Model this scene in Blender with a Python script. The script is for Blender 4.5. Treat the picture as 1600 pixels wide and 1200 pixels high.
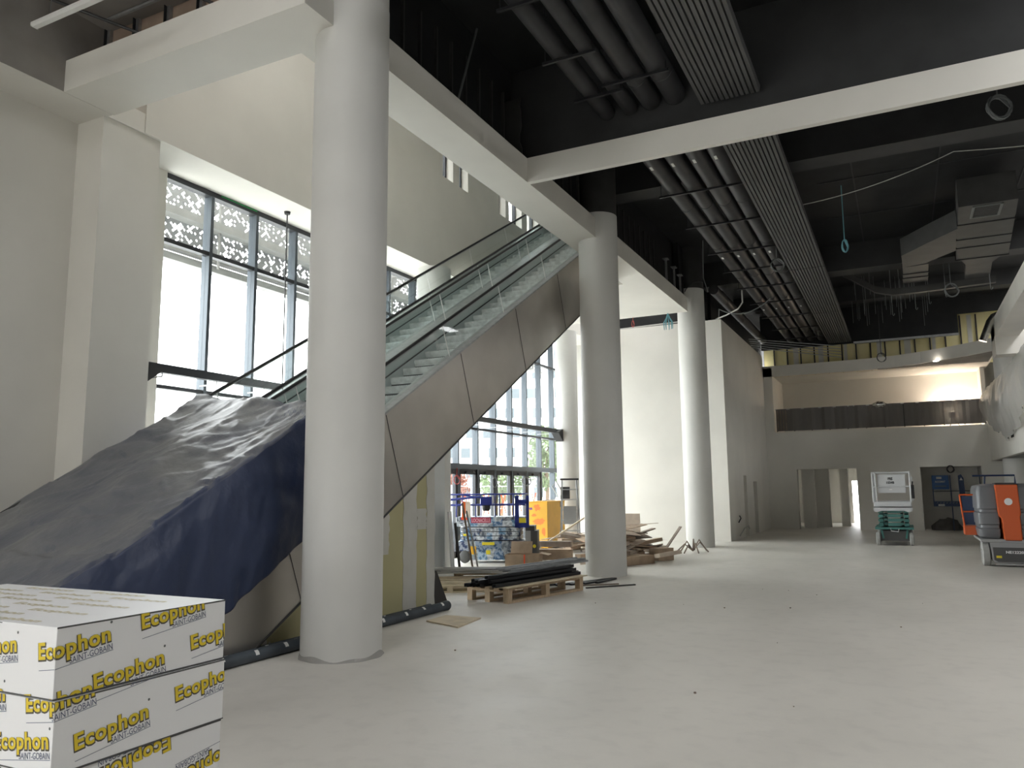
import bpy, bmesh, math, random
from mathutils import Vector, Matrix, noise, Euler
PI = math.pi
random.seed(7)
for o in list(bpy.data.objects): bpy.data.objects.remove(o)
S = bpy.context.scene
COL = S.collection

# ------------------------------------------------------------------ camera
F_PX = 1214.56; YAW, PITCH, ROLL = .46273, .13624, -.0102065
def cam_axes():
    cy, sy = math.cos(YAW), math.sin(YAW)
    f = Vector((-sy*math.cos(PITCH), cy*math.cos(PITCH), math.sin(PITCH)))
    r = Vector((cy, sy, 0)); u = r.cross(f)
    return r*math.cos(ROLL)+u*math.sin(ROLL), -r*math.sin(ROLL)+u*math.cos(ROLL), f
cr, cu, cf = cam_axes()
cd = bpy.data.cameras.new('camera'); cam = bpy.data.objects.new('camera', cd); COL.objects.link(cam)
cam.matrix_world = Matrix(((cr.x, cu.x, -cf.x, 0), (cr.y, cu.y, -cf.y, 0), (cr.z, cu.z, -cf.z, 1.7), (0, 0, 0, 1)))
cd.sensor_width = 36; cd.lens = F_PX/1600*36; cd.clip_end = 600; cd.clip_start = .05
S.camera = cam

# ------------------------------------------------------------------ world, lights, exposure
S.view_settings.view_transform = 'Standard'; S.view_settings.look = 'None'
S.view_settings.gamma = 1; S.view_settings.use_curve_mapping = False
S.view_settings.exposure = 2.15
W = bpy.data.worlds.new('world'); S.world = W; W.use_nodes = True
nt = W.node_tree; nt.nodes.clear()
wo = nt.nodes.new('ShaderNodeOutputWorld'); bg = nt.nodes.new('ShaderNodeBackground')
tc = nt.nodes.new('ShaderNodeTexCoord'); sp = nt.nodes.new('ShaderNodeSeparateXYZ'); rp = nt.nodes.new('ShaderNodeValToRGB')
nt.links.new(tc.outputs['Generated'], sp.inputs[0]); nt.links.new(sp.outputs['Z'], rp.inputs[0]); nt.links.new(rp.outputs[0], bg.inputs[0]); nt.links.new(bg.outputs[0], wo.inputs[0])
rp.color_ramp.elements[0].color = (.86, .87, .88, 1); rp.color_ramp.elements[0].position = 0
rp.color_ramp.elements[1].color = (1.0, 1.0, 1.0, 1); rp.color_ramp.elements[1].position = .6
bg.inputs[1].default_value = 2.7
def portal(loc, size, normal):
    l = bpy.data.lights.new('window_portal', 'AREA'); l.shape = 'RECTANGLE'; l.size, l.size_y = size
    l.cycles.is_portal = True
    o = bpy.data.objects.new('window_portal', l); COL.objects.link(o); o.location = loc
    o.rotation_euler = Vector(normal).to_track_quat('-Z', 'Y').to_euler(); return o
portal((-10.75, 17.2, 3.4), (7.4, 18.4), (1, 0, 0)).rotation_euler = Euler((PI/2, 0, -PI/2)) if False else (0, -PI/2, 0)
portal((-10.75, 17.2, 10.9), (3.6, 20), (1, 0, 0)).rotation_euler = (0, -PI/2, 0)
portal((0, -13.2, 1.15), (20, 2.3), (0, 1, 0)).rotation_euler = (PI/2, 0, 0)
portal((-10.75, -10, 3.4), (7.4, 6), (1, 0, 0)).rotation_euler = (0, -PI/2, 0)

# unseen openings added in the slabs to let in fill light: x0, x1, y0, y1
FILL_GAP1 = (-5.0, -2.4, .6, 2.6); FILL_GAP2 = (3.8, 6.8, 5.5, 10.2); FILL_GAP3 = (-7.6, -6.4, 7.0, 9.6); FILL_GAP4 = (5.0, 6.4, 20, 33.8)
for (a_, b_, c_, d_), z_ in ((FILL_GAP1, 9.35), (FILL_GAP2, 9.35), (FILL_GAP3, 12.9), (FILL_GAP4, 9.35)): portal(((a_+b_)/2, (c_+d_)/2, z_), (b_-a_, d_-c_), (0, 0, -1)).rotation_euler = (0, 0, 0)

# ------------------------------------------------------------------ materials
M = {}
def mat(name, col, rough=.6, metal=0, var=0, vscale=3, bump=0, bscale=40, col2=None, stretch=None, spec=.5, emit=0, coat=0):
    m = bpy.data.materials.new(name); m.use_nodes = True; n = m.node_tree.nodes; L = m.node_tree.links
    b = n['Principled BSDF']; b.inputs['Base Color'].default_value = (*col, 1)
    b.inputs['Roughness'].default_value = rough; b.inputs['Metallic'].default_value = metal
    b.inputs['Specular IOR Level'].default_value = spec
    if coat: b.inputs['Coat Weight'].default_value = coat
    if emit:
        b.inputs['Emission Color'].default_value = (*col, 1); b.inputs['Emission Strength'].default_value = emit
    if var or bump:
        g = n.new('ShaderNodeNewGeometry'); mp = n.new('ShaderNodeMapping'); L.new(g.outputs['Position'], mp.inputs[0])
        if stretch: mp.inputs['Scale'].default_value = stretch
    if var:
        t = n.new('ShaderNodeTexNoise'); t.inputs['Scale'].default_value = vscale; t.inputs['Detail'].default_value = 6; L.new(mp.outputs[0], t.inputs[0])
        r = n.new('ShaderNodeValToRGB'); L.new(t.outputs[0], r.inputs[0])
        c2 = col2 or tuple(c*(1-var) for c in col)
        r.color_ramp.elements[0].color = (*c2, 1); r.color_ramp.elements[0].position = .35
        r.color_ramp.elements[1].color = (*[min(1, c*(1+var*.3)) for c in col], 1); r.color_ramp.elements[1].position = .65
        L.new(r.outputs[0], b.inputs['Base Color'])
    if bump:
        t2 = n.new('ShaderNodeTexNoise'); t2.inputs['Scale'].default_value = bscale; t2.inputs['Detail'].default_value = 5; L.new(mp.outputs[0], t2.inputs[0])
        bp = n.new('ShaderNodeBump'); bp.inputs['Strength'].default_value = bump; bp.inputs['Distance'].default_value = .02
        L.new(t2.outputs[0], bp.inputs['Height']); L.new(bp.outputs[0], b.inputs['Normal'])
    M[name] = m; return m
mat('plaster', (.74, .72, .665), .75, var=.06, vscale=.7, bump=.06, bscale=8)
mat('column_paint', (.66, .655, .625), .6, var=.05, vscale=1.2, bump=.05, bscale=10)
mat('bare_board', (.30, .28, .26), .85, var=.18, vscale=1.5)
mat('brown_board', (.36, .27, .21), .85, var=.2, vscale=2)
mat('black_paint', (.012, .013, .014), .75, var=.3, vscale=2)
mat('black_beam', (.032, .033, .034), .7, var=.2, vscale=2)
mat('black_pipe', (.035, .035, .037), .5, var=.2, vscale=4)
mat('duct_black', (.045, .045, .043), .6, var=.2, vscale=3)
mat('strip_metal', (.09, .09, .09), .5, metal=.3)
mat('bright_metal', (.62, .63, .64), .38, metal=.5)
mat('galvanised', (.46, .47, .48), .42, metal=.75, var=.15, vscale=10)
mat('shiny_duct', (.6, .6, .58), .22, metal=1)
mat('frame_grey', (.085, .10, .115), .4, metal=.35)
mat('frame_dark', (.035, .037, .042), .45, metal=.2)
mat('stainless', (.56, .53, .49), .33, metal=.85, var=.1, vscale=1.3, bump=.01, bscale=2)
mat('step_metal', (.66, .70, .69), .5, metal=.2, var=.25, vscale=9)
mat('riser_shade', (.06, .07, .07), .5, metal=.3)  # step metal darkened for the shade painted under each nosing
mat('skirt_metal', (.55, .60, .59), .4, metal=.4)
mat('rubber', (.015, .015, .016), .5)
mat('tyre', (.42, .42, .40), .8, var=.15, vscale=12)
mat('dark_plastic', (.03, .03, .032), .5)
mat('grey_pipe', (.065, .08, .095), .5, var=.35, vscale=3)
mat('label_white', (.8, .8, .78), .6)
mat('white_paint', (.62, .63, .64), .45)
mat('lift_teal', (.05, .19, .17), .45)
mat('lift_blue', (.02, .035, .22), .4)
mat('sign_blue', (.01, .07, .22), .45)
mat('lift_navy', (.012, .035, .10), .45)
mat('orange', (.62, .105, .018), .4)
mat('hood_grey', (.15, .155, .165), .42)
mat('chassis_grey', (.33, .33, .33), .5)
mat('dark_grey', (.07, .07, .07), .5)
mat('yellow_steel', (.72, .38, .02), .45, var=.1, vscale=2)
mat('spray_orange', (.85, .19, .03), .6)
mat('spray_purple', (.16, .05, .2), .6)
mat('wood', (.55, .42, .28), .75, var=.2, vscale=6, stretch=(1, 8, 1))
mat('wood_pale', (.68, .58, .42), .75, var=.15, vscale=6)
mat('wood_dark', (.24, .19, .15), .8, var=.2, vscale=6)
mat('cardboard', (.44, .33, .235), .85, var=.15, vscale=5)
mat('cardboard_light', (.62, .52, .42), .85, var=.12, vscale=5)
mat('carton_white', (.88, .88, .88), .45)
mat('carton_edge', (.10, .10, .10), .7)
mat('print_yellow', (.80, .60, .03), .5)
mat('print_beige', (.70, .64, .46), .5)
mat('print_dark', (.09, .08, .06), .5)
mat('print_blue', (.08, .10, .18), .5)
mat('black_steel', (.02, .021, .024), .35, metal=.3)
mat('cable_white', (.5, .5, .47), .6)
mat('cable_grey', (.13, .14, .14), .6)
mat('cable_blue', (.13, .33, .38), .6)
mat('cable_red', (.4, .07, .06), .6)
mat('tape_orange', (.9, .10, .03), .6)
mat('tape_green', (.03, .35, .1), .6)
mat('yellow_sticker', (.75, .62, .03), .5)
mat('red_sign', (.42, .03, .07), .5)
mat('letter_pink', (.75, .35, .42), .5)
mat('letter_white', (.85, .85, .85), .5)
mat('letter_black', (.03, .03, .03), .5)
mat('leaf_green', (.09, .13, .055), .7, var=.4, vscale=3)
mat('leaf_red', (.26, .10, .065), .7, var=.4, vscale=3)
mat('bark', (.12, .08, .05), .9)
mat('facade_white', (.85, .86, .85), .8)
mat('facade_teal', (.13, .17, .165), .8)
mat('facade_window', (.055, .07, .08), .3)
mat('concrete_grey', (.30, .30, .29), .85, var=.15, vscale=2)
mat('paving', (.62, .62, .60), .85, var=.1, vscale=.5)
mat('mud', (.12, .11, .10), .9, var=.3, vscale=3)
mat('board_white', (.66, .68, .68), .6, var=.06, vscale=2)
mat('dark_board', (.045, .042, .04), .7)
mat('lamp_face', (1, .93, .82), .4, emit=3)

def mixmat(name, cols, scale, sharp=.02, rough=.8, stretch=(1, 1, 1), bump=0):
    """patches of two surfaces with hard edges (joint compound on board, dust)"""
    m = mat(name, cols[0], rough); n = m.node_tree.nodes; L = m.node_tree.links; b = n['Principled BSDF']
    g = n.new('ShaderNodeNewGeometry'); mp = n.new('ShaderNodeMapping'); mp.inputs['Scale'].default_value = stretch; L.new(g.outputs['Position'], mp.inputs[0])
    t = n.new('ShaderNodeTexNoise'); t.inputs['Scale'].default_value = scale; t.inputs['Detail'].default_value = 4; L.new(mp.outputs[0], t.inputs[0])
    r = n.new('ShaderNodeValToRGB'); L.new(t.outputs[0], r.inputs[0])
    r.color_ramp.elements[0].color = (*cols[0], 1); r.color_ramp.elements[0].position = .5-sharp
    r.color_ramp.elements[1].color = (*cols[1], 1); r.color_ramp.elements[1].position = .5+sharp
    L.new(r.outputs[0], b.inputs['Base Color']); return m
mixmat('green_board', [(.47, .44, .25), (.52, .48, .28)], .8, .2)
mixmat('far_board', [(.74, .66, .30), (.80, .73, .45)], 1.2, .2)
mixmat('joint_white', [(.56, .55, .50), (.62, .61, .57)], 3, .2)

# floor: trowelled light concrete with soft patches and a few tiny stains
def floor_mat():
    m = bpy.data.materials.new('floor_concrete'); m.use_nodes = True; n = m.node_tree.nodes; L = m.node_tree.links; b = n['Principled BSDF']
    g = n.new('ShaderNodeNewGeometry')
    def noise_(scale, detail, stretch=(1, 1, 1)):
        mp = n.new('ShaderNodeMapping'); mp.inputs['Scale'].default_value = stretch; L.new(g.outputs['Position'], mp.inputs[0])
        t = n.new('ShaderNodeTexNoise'); t.inputs['Scale'].default_value = scale; t.inputs['Detail'].default_value = detail; L.new(mp.outputs[0], t.inputs[0]); return t.outputs[0]
    r = n.new('ShaderNodeValToRGB'); L.new(noise_(.45, 9, (1.6, .8, 1)), r.inputs[0])
    r.color_ramp.elements[0].color = (.63, .605, .55, 1); r.color_ramp.elements[0].position = .3
    r.color_ramp.elements[1].color = (.73, .70, .64, 1); r.color_ramp.elements[1].position = .7
    r2 = n.new('ShaderNodeValToRGB'); L.new(noise_(5, 8), r2.inputs[0])
    r2.color_ramp.elements[0].color = (.93, .93, .93, 1); r2.color_ramp.elements[0].position = .28
    r2.color_ramp.elements[1].color = (1, 1, 1, 1); r2.color_ramp.elements[1].position = .5
    mx = n.new('ShaderNodeMixRGB'); mx.blend_type = 'MULTIPLY'; mx.inputs[0].default_value = 1; L.new(r.outputs[0], mx.inputs[1]); L.new(r2.outputs[0], mx.inputs[2])
    L.new(mx.outputs[0], b.inputs['Base Color'])
    r3 = n.new('ShaderNodeMapRange'); L.new(noise_(1.3, 5), r3.inputs[0]); r3.inputs[3].default_value = .38; r3.inputs[4].default_value = .62
    L.new(r3.outputs[0], b.inputs['Roughness'])
    bp = n.new('ShaderNodeBump'); bp.inputs['Strength'].default_value = .12; bp.inputs['Distance'].default_value = .02; L.new(noise_(14, 6), bp.inputs['Height']); L.new(bp.outputs[0], b.inputs['Normal'])
    M['floor'] = m
floor_mat()

def glass_mat(name, tint, refl=.08, opac=0.0, rough=.02, scol=(.5, .5, .5)):
    m = bpy.data.materials.new(name); m.use_nodes = True; n = m.node_tree.nodes; L = m.node_tree.links; n.clear()
    o = n.new('ShaderNodeOutputMaterial'); t = n.new('ShaderNodeBsdfTransparent'); t.inputs[0].default_value = (*tint, 1)
    g = n.new('ShaderNodeBsdfGlossy'); g.inputs['Roughness'].default_value = rough
    lw = n.new('ShaderNodeLayerWeight'); lw.inputs[0].default_value = .5
    pw = n.new('ShaderNodeMath'); pw.operation = 'POWER'; L.new(lw.outputs['Facing'], pw.inputs[0]); pw.inputs[1].default_value = 4
    fr = n.new('ShaderNodeMath'); fr.operation = 'MULTIPLY_ADD'; L.new(pw.outputs[0], fr.inputs[0]); fr.inputs[1].default_value = .35; fr.inputs[2].default_value = .025
    mx = n.new('ShaderNodeMixShader'); L.new(fr.outputs[0], mx.inputs[0]); L.new(t.outputs[0], mx.inputs[1]); L.new(g.outputs[0], mx.inputs[2])
    out = mx.outputs[0]
    if opac:
        d = n.new('ShaderNodeBsdfDiffuse'); d.inputs[0].default_value = (*scol, 1)
        m2 = n.new('ShaderNodeMixShader'); m2.inputs[0].default_value = opac; L.new(out, m2.inputs[1]); L.new(d.outputs[0], m2.inputs[2]); out = m2.outputs[0]
    L.new(out, o.inputs[0]); M[name] = m; return m
glass_mat('glass', (.93, .95, .95))
glass_mat('rail_glass', (.965, .985, .98), opac=.02, scol=(.4, .5, .5))
glass_mat('plastic_film', (.8, .8, .8), opac=.5, rough=.15, scol=(.55, .53, .5))
glass_mat('film_grey', (.5, .5, .48), opac=.985, rough=.25, scol=(.17, .16, .15))

def screen_mat():
    """perforated metal sheet: small square holes on a lattice turned by 45 degrees, left out at random"""
    m = bpy.data.materials.new('perforated_sheet'); m.use_nodes = True; n = m.node_tree.nodes; L = m.node_tree.links; n.clear()
    o = n.new('ShaderNodeOutputMaterial'); g = n.new('ShaderNodeNewGeometry'); mp = n.new('ShaderNodeMapping')
    L.new(g.outputs['Position'], mp.inputs[0]); mp.inputs['Rotation'].default_value = (PI/4, 0, 0); mp.inputs['Scale'].default_value = (1/.062,)*3
    sx = n.new('ShaderNodeSeparateXYZ'); L.new(mp.outputs[0], sx.inputs[0])
    fl = []; dist = []
    for ax in ('Y', 'Z'):
        f = n.new('ShaderNodeMath'); f.operation = 'FLOOR'; L.new(sx.outputs[ax], f.inputs[0]); fl.append(f)
        fr = n.new('ShaderNodeMath'); fr.operation = 'FRACT'; L.new(sx.outputs[ax], fr.inputs[0])
        s = n.new('ShaderNodeMath'); s.operation = 'SUBTRACT'; L.new(fr.outputs[0], s.inputs[0]); s.inputs[1].default_value = .5
        a = n.new('ShaderNodeMath'); a.operation = 'ABSOLUTE'; L.new(s.outputs[0], a.inputs[0]); dist.append(a)
    mxx = n.new('ShaderNodeMath'); mxx.operation = 'MAXIMUM'; L.new(dist[0].outputs[0], mxx.inputs[0]); L.new(dist[1].outputs[0], mxx.inputs[1])
    lt = n.new('ShaderNodeMath'); lt.operation = 'LESS_THAN'; L.new(mxx.outputs[0], lt.inputs[0]); lt.inputs[1].default_value = .40
    cb = n.new('ShaderNodeCombineXYZ'); L.new(fl[0].outputs[0], cb.inputs[0]); L.new(fl[1].outputs[0], cb.inputs[1])
    wn = n.new('ShaderNodeTexWhiteNoise'); L.new(cb.outputs[0], wn.inputs[0])
    gt = n.new('ShaderNodeMath'); gt.operation = 'GREATER_THAN'; L.new(wn.outputs['Value'], gt.inputs[0]); gt.inputs[1].default_value = .58
    ml = n.new('ShaderNodeMath'); ml.operation = 'MULTIPLY'; L.new(lt.outputs[0], ml.inputs[0]); L.new(gt.outputs[0], ml.inputs[1])
    b = n.new('ShaderNodeBsdfPrincipled'); b.inputs['Base Color'].default_value = (.24, .245, .245, 1); b.inputs['Roughness'].default_value = .6
    tl = n.new('ShaderNodeBsdfTranslucent'); tl.inputs[0].default_value = (.5, .5, .5, 1)
    t = n.new('ShaderNodeBsdfTransparent'); mx = n.new('ShaderNodeMixShader')
    L.new(ml.outputs[0], mx.inputs[0]); L.new(b.outputs[0], mx.inputs[1]); L.new(t.outputs[0], mx.inputs[2]); L.new(mx.outputs[0], o.inputs[0])
    M['screen'] = m
screen_mat()

# ------------------------------------------------------------------ builders
class MB:
    def __init__(s): s.v = []; s.f = []; s.mi = []
    def add(s, vs, fs, mi=0):
        b = len(s.v); s.v += [tuple(v) for v in vs]; s.f += [tuple(i+b for i in f) for f in fs]; s.mi += [mi]*len(fs); return s
    def box(s, x0, x1, y0, y1, z0, z1, mi=0):
        if x0 > x1: x0, x1 = x1, x0
        if y0 > y1: y0, y1 = y1, y0
        if z0 > z1: z0, z1 = z1, z0
        return s.add([(x0, y0, z0), (x1, y0, z0), (x1, y1, z0), (x0, y1, z0), (x0, y0, z1), (x1, y0, z1), (x1, y1, z1), (x0, y1, z1)],
            [(0, 3, 2, 1), (4, 5, 6, 7), (0, 1, 5, 4), (1, 2, 6, 5), (2, 3, 7, 6), (3, 0, 4, 7)], mi)
    def obb(s, c, size, rot=(0, 0, 0), mi=0):
        R = Euler(rot).to_matrix(); c = Vector(c); h = [d/2 for d in size]
        vs = [c+R@Vector((sx*h[0], sy*h[1], sz*h[2])) for sz in (-1, 1) for sx, sy in ((-1, -1), (1, -1), (1, 1), (-1, 1))]
        return s.add(vs, [(0, 3, 2, 1), (4, 5, 6, 7), (0, 1, 5, 4), (1, 2, 6, 5), (2, 3, 7, 6), (3, 0, 4, 7)], mi)
    def bar(s, p, q, w, h, mi=0):
        p, q = Vector(p), Vector(q); d = q-p; L = d.length; d.normalize()
        up = Vector((0, 0, 1)) if abs(d.z) < .98 else Vector((0, 1, 0))
        sd = d.cross(up).normalized(); u = sd.cross(d)
        vs = [e+sd*(a*w/2)+u*(b*h/2) for e in (p, q) for a, b in ((-1, -1), (1, -1), (1, 1), (-1, 1))]
        return s.add(vs, [(0, 1, 2, 3), (7, 6, 5, 4), (0, 4, 5, 1), (1, 5, 6, 2), (2, 6, 7, 3), (3, 7, 4, 0)], mi)
    def tube(s, pts, r, seg=8, mi=0, closed=False, cap=True):
        P = [Vector(p) for p in pts]; n = len(P); R = r if isinstance(r, (list, tuple)) else [r]*n; vs = []; fs = []; prev = None
        for i, p in enumerate(P):
            a = P[i-1] if (i > 0 or closed) else p; b = P[(i+1) % n] if (i < n-1 or closed) else p
            t = (b-a).normalized() if (b-a).length > 1e-9 else Vector((0, 0, 1))
            if prev is None: sd = t.cross(Vector((0, 0, 1)) if abs(t.z) < .9 else Vector((1, 0, 0))).normalized()
            else: sd = (prev-t*prev.dot(t)).normalized()
            prev = sd; u = t.cross(sd)
            vs += [p+(sd*math.cos(2*PI*k/seg)+u*math.sin(2*PI*k/seg))*R[i] for k in range(seg)]
        for i in range(n if closed else n-1):
            j = (i+1) % n
            for k in range(seg): fs.append((i*seg+k, i*seg+(k+1) % seg, j*seg+(k+1) % seg, j*seg+k))
        if cap and not closed: fs += [tuple(range(seg))[::-1], tuple((n-1)*seg+k for k in range(seg))]
        return s.add(vs, fs, mi)
    def lathe(s, c, prof, seg=48, mi=0, axis='Z'):
        c = Vector(c); vs = []; fs = []
        for r, h in prof:
            for k in range(seg):
                a = 2*PI*k/seg
                if axis == 'Z': vs.append(c+Vector((r*math.cos(a), r*math.sin(a), h)))
                elif axis == 'X': vs.append(c+Vector((h, r*math.cos(a), r*math.sin(a))))
                else: vs.append(c+Vector((r*math.sin(a), h, r*math.cos(a))))
        n = len(prof)
        for i in range(n-1):
            for k in range(seg): fs.append((i*seg+k, i*seg+(k+1) % seg, (i+1)*seg+(k+1) % seg, (i+1)*seg+k))
        fs += [tuple(range(seg))[::-1], tuple((n-1)*seg+k for k in range(seg))]
        return s.add(vs, fs, mi)
    def prism(s, poly, lo, hi, axis='X', mi=0):
        n = len(poly)
        def P(a, b, h): return {'X': (h, a, b), 'Y': (a, h, b), 'Z': (a, b, h)}[axis]
        vs = [P(a, b, lo) for a, b in poly]+[P(a, b, hi) for a, b in poly]
        return s.add(vs, [tuple(range(n))[::-1], tuple(range(n, 2*n))]+[(i, (i+1) % n, n+(i+1) % n, n+i) for i in range(n)], mi)
    def build(s, name, mats, parent=None, smooth=False, bevel=0, base=None, fix=True, label=None):
        me = bpy.data.meshes.new(name); loc = Vector((0, 0, 0)); vs = s.v
        if parent is None:
            if base is not None: loc = Vector(base)
            else:
                xs = [v[0] for v in vs]; ys = [v[1] for v in vs]; zs = [v[2] for v in vs]
                loc = Vector(((min(xs)+max(xs))/2, (min(ys)+max(ys))/2, min(zs)))
            vs = [(v[0]-loc.x, v[1]-loc.y, v[2]-loc.z) for v in vs]
        me.from_pydata(vs, [], s.f)
        for m in (mats if isinstance(mats, (list, tuple)) else [mats]): me.materials.append(M[m])
        for p, i in zip(me.polygons, s.mi): p.material_index = i
        if fix:
            bm = bmesh.new(); bm.from_mesh(me); bmesh.ops.recalc_face_normals(bm, faces=bm.faces); bm.to_mesh(me); bm.free()
        if smooth:
            for p in me.polygons: p.use_smooth = True
        o = bpy.data.objects.new(name, me); COL.objects.link(o); o.location = loc
        if parent: o.parent = parent
        if smooth:
            es = o.modifiers.new('edges', 'EDGE_SPLIT'); es.split_angle = math.radians(40)
        if bevel:
            bv = o.modifiers.new('bevel', 'BEVEL'); bv.width = bevel; bv.segments = 2; bv.limit_method = 'ANGLE'
        if label: o['label'] = label
        return o
def tag(o, label, cat, group=None, kind=None):
    o['label'] = label; o['category'] = cat
    if group: o['group'] = group
    if kind: o['kind'] = kind
    return o
def thing(name, label, cat, loc=(0, 0, 0), rz=0, group=None):
    o = bpy.data.objects.new(name, None); COL.objects.link(o); o.location = loc; o.rotation_euler = (0, 0, rz); o.empty_display_size = .2
    return tag(o, label, cat, group)
def struct(name, mb, mats, smooth=False):
    o = mb.build(name, mats, smooth=smooth); o['kind'] = 'structure'; return o
def copy_tree(o, parent=None, loc=None, rz=None, label=None):
    c = o.copy(); COL.objects.link(c)
    if parent: c.parent = parent
    if loc is not None: c.location = loc
    if rz is not None: c.rotation_euler = (0, 0, rz)
    if label: c['label'] = label
    for ch in list(o.children): copy_tree(ch, c)
    return c
def B(*a): return MB().box(*a)
def catenary(p, q, sag, n=14):
    p, q = Vector(p), Vector(q); return [p.lerp(q, i/n)-Vector((0, 0, sag*4*(i/n)*(1-i/n))) for i in range(n+1)]
def text_polys(s, size, bold=0, spacing=1.0):
    cu_ = bpy.data.curves.new('t', 'FONT'); cu_.body = s; cu_.size = size; cu_.offset = bold; cu_.space_character = spacing; cu_.fill_mode = 'FRONT'; cu_.resolution_u = 3
    o = bpy.data.objects.new('t', cu_); COL.objects.link(o); bpy.context.view_layer.update()
    me = bpy.data.meshes.new_from_object(o.evaluated_get(bpy.context.evaluated_depsgraph_get()))
    vs = [(v.co.x, v.co.y) for v in me.vertices]; fs = [tuple(p.vertices) for p in me.polygons]
    bpy.data.objects.remove(o); bpy.data.curves.remove(cu_); bpy.data.meshes.remove(me); return vs, fs
def text_mb(mb, s, size, place, width=None, bold=0, mi=0, spacing=1.0):
    """lay text with place(u, v) -> xyz"""
    vs, fs = text_polys(s, size, bold, spacing)
    x0 = min(v[0] for v in vs); x1 = max(v[0] for v in vs); k = (width/(x1-x0)) if width else 1
    mb.add([place((v[0]-x0)*k, v[1]) for v in vs], fs, mi); return mb

# ------------------------------------------------------------------ setting: floor, ground, walls, slabs
ZS, ZT = 6.9, 7.33
CZ = 9.05
struct('floor', B(-10.6, 9, -13, 41, -.25, 0), 'floor')
struct('ground', B(-260, -10.6, -90, 260, -.35, -.06), 'paving')
struct('ground', B(-10.6, 30, -60, -13, -.35, -.06), 'paving')
# left wall, pier and bare board above
struct('wall_left', B(-10.6, -10.1, -7, 6.58, 0, ZS), 'plaster')
wu = MB(); wu.box(-10.6, -9.42, -13, 5.91, ZS+.003, CZ); wu.box(-10.6, -9.42, 5.91, 6.5, ZT, CZ); struct('wall_left_upper', wu, 'bare_board')
wl = MB(); wl.box(-10.6, -9.55, 6.58, 7.5, 0, ZS); wl.box(-10.7, -10.36, 7.5, 8.3, 0, ZS)
struct('wall_pier', wl, 'plaster')
struct('wall_window_upper', B(-10.0, -9.5, 7.2, 26.2, ZS+.001, 9.29), 'plaster')
# soffits / edge beams
struct('trim_1', B(-9.42, -5.38, 5.91, 6.64, ZS, ZT), 'plaster')
struct('trim_2', B(-6.08, -5.38, 6.64, 18.6, ZS, ZT), 'plaster')
struct('trim_3', B(-9.5, -5.38, 18.6, 22.5, ZS, ZT), 'plaster')
struct('trim_4', B(-10.7, -9.52, 6.6, 26.2, ZS, ZS+.3), 'plaster')
struct('trim_5', B(-5.38, 9, 11.45, 11.56, ZS, ZT), 'plaster')
struct('trim_6', B(-10.2, -9.425, -13, 6.62, ZS-.002, ZS+.2), 'plaster')
# upper wall with slit windows
up = MB(); ys = 7.2
slits = [(11.05, 11.75), (15.55, 16.05), (16.35, 16.8), (18.55, 18.95), (19.15, 20.0), (20.35, 21.2)]
edges = [7.2]
for a, b in slits: edges += [a, b]
edges.append(26.2)
for i in range(0, len(edges), 2): up.box(-10.0, -9.6, edges[i], edges[i+1], 9.29, 12.6)
struct('wall_clerestory', up, 'plaster')
for k, (a, b) in enumerate(slits):
    w = MB(); w.box(-9.86, -9.83, a, b, 9.29, 12.6); o = w.build('window_%d' % (k+5), 'glass'); o['kind'] = 'structure'
    f = MB(); f.box(-9.9, -9.8, a, a+.05, 9.29, 12.6); f.box(-9.9, -9.8, b-.05, b, 9.29, 12.6); f.build('window_frame', 'frame_dark', None).parent = None
    fo = COL.objects[-1]; fo.location -= o.location; fo.parent = o
# outer walls that close the void and the far left room
struct('wall_void_front', B(-10.7, -5.5, 6.50, 6.62, ZT, 12.6), 'brown_board')
struct('wall_void_bounce', B(-6.05, -5.95, 6.62, 22.3, ZT, 12.6), 'plaster')  # unseen inner face, added in white to bounce light into the void
struct('wall_void_right_back', B(-5.95, -5.75, 6.62, 22.5, ZT, 12.6), 'black_paint')
struct('wall_void_end', B(-9.6, -5.75, 22.3, 22.5, 8.0, 12.6), 'black_paint')
struct('wall_void_left', B(-10.7, -10.6, 6.5, 8.3, ZS, 12.6), 'plaster')
struct('wall_north', B(-10.7, -5.12, 26.0, 26.3, 0, ZT), 'plaster')
struct('wall_side_upper', B(-5.75, -5.6, 22.5, 41, ZT, CZ), 'black_paint')
struct('wall_north_upper', B(-10.7, -5.5, 26.3, 26.5, 0, 12.8), 'black_paint')
# long side wall running back, with two low niches
sw = MB(); sw.box(-5.5, -5.12, 26.3, 28.7, 0, ZT); sw.box(-5.5, -5.12, 28.7, 29.3, 2.15, ZT); sw.box(-5.5, -5.12, 29.3, 30.7, 0, ZT)
sw.box(-5.5, -5.12, 30.7, 31.5, 1.95, ZT); sw.box(-5.5, -5.12, 31.5, 34.5, 0, ZT); sw.box(-5.9, -5.5, 28.5, 31.8, 0, 2.4)
struct('wall_side', sw, 'plaster')
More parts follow.
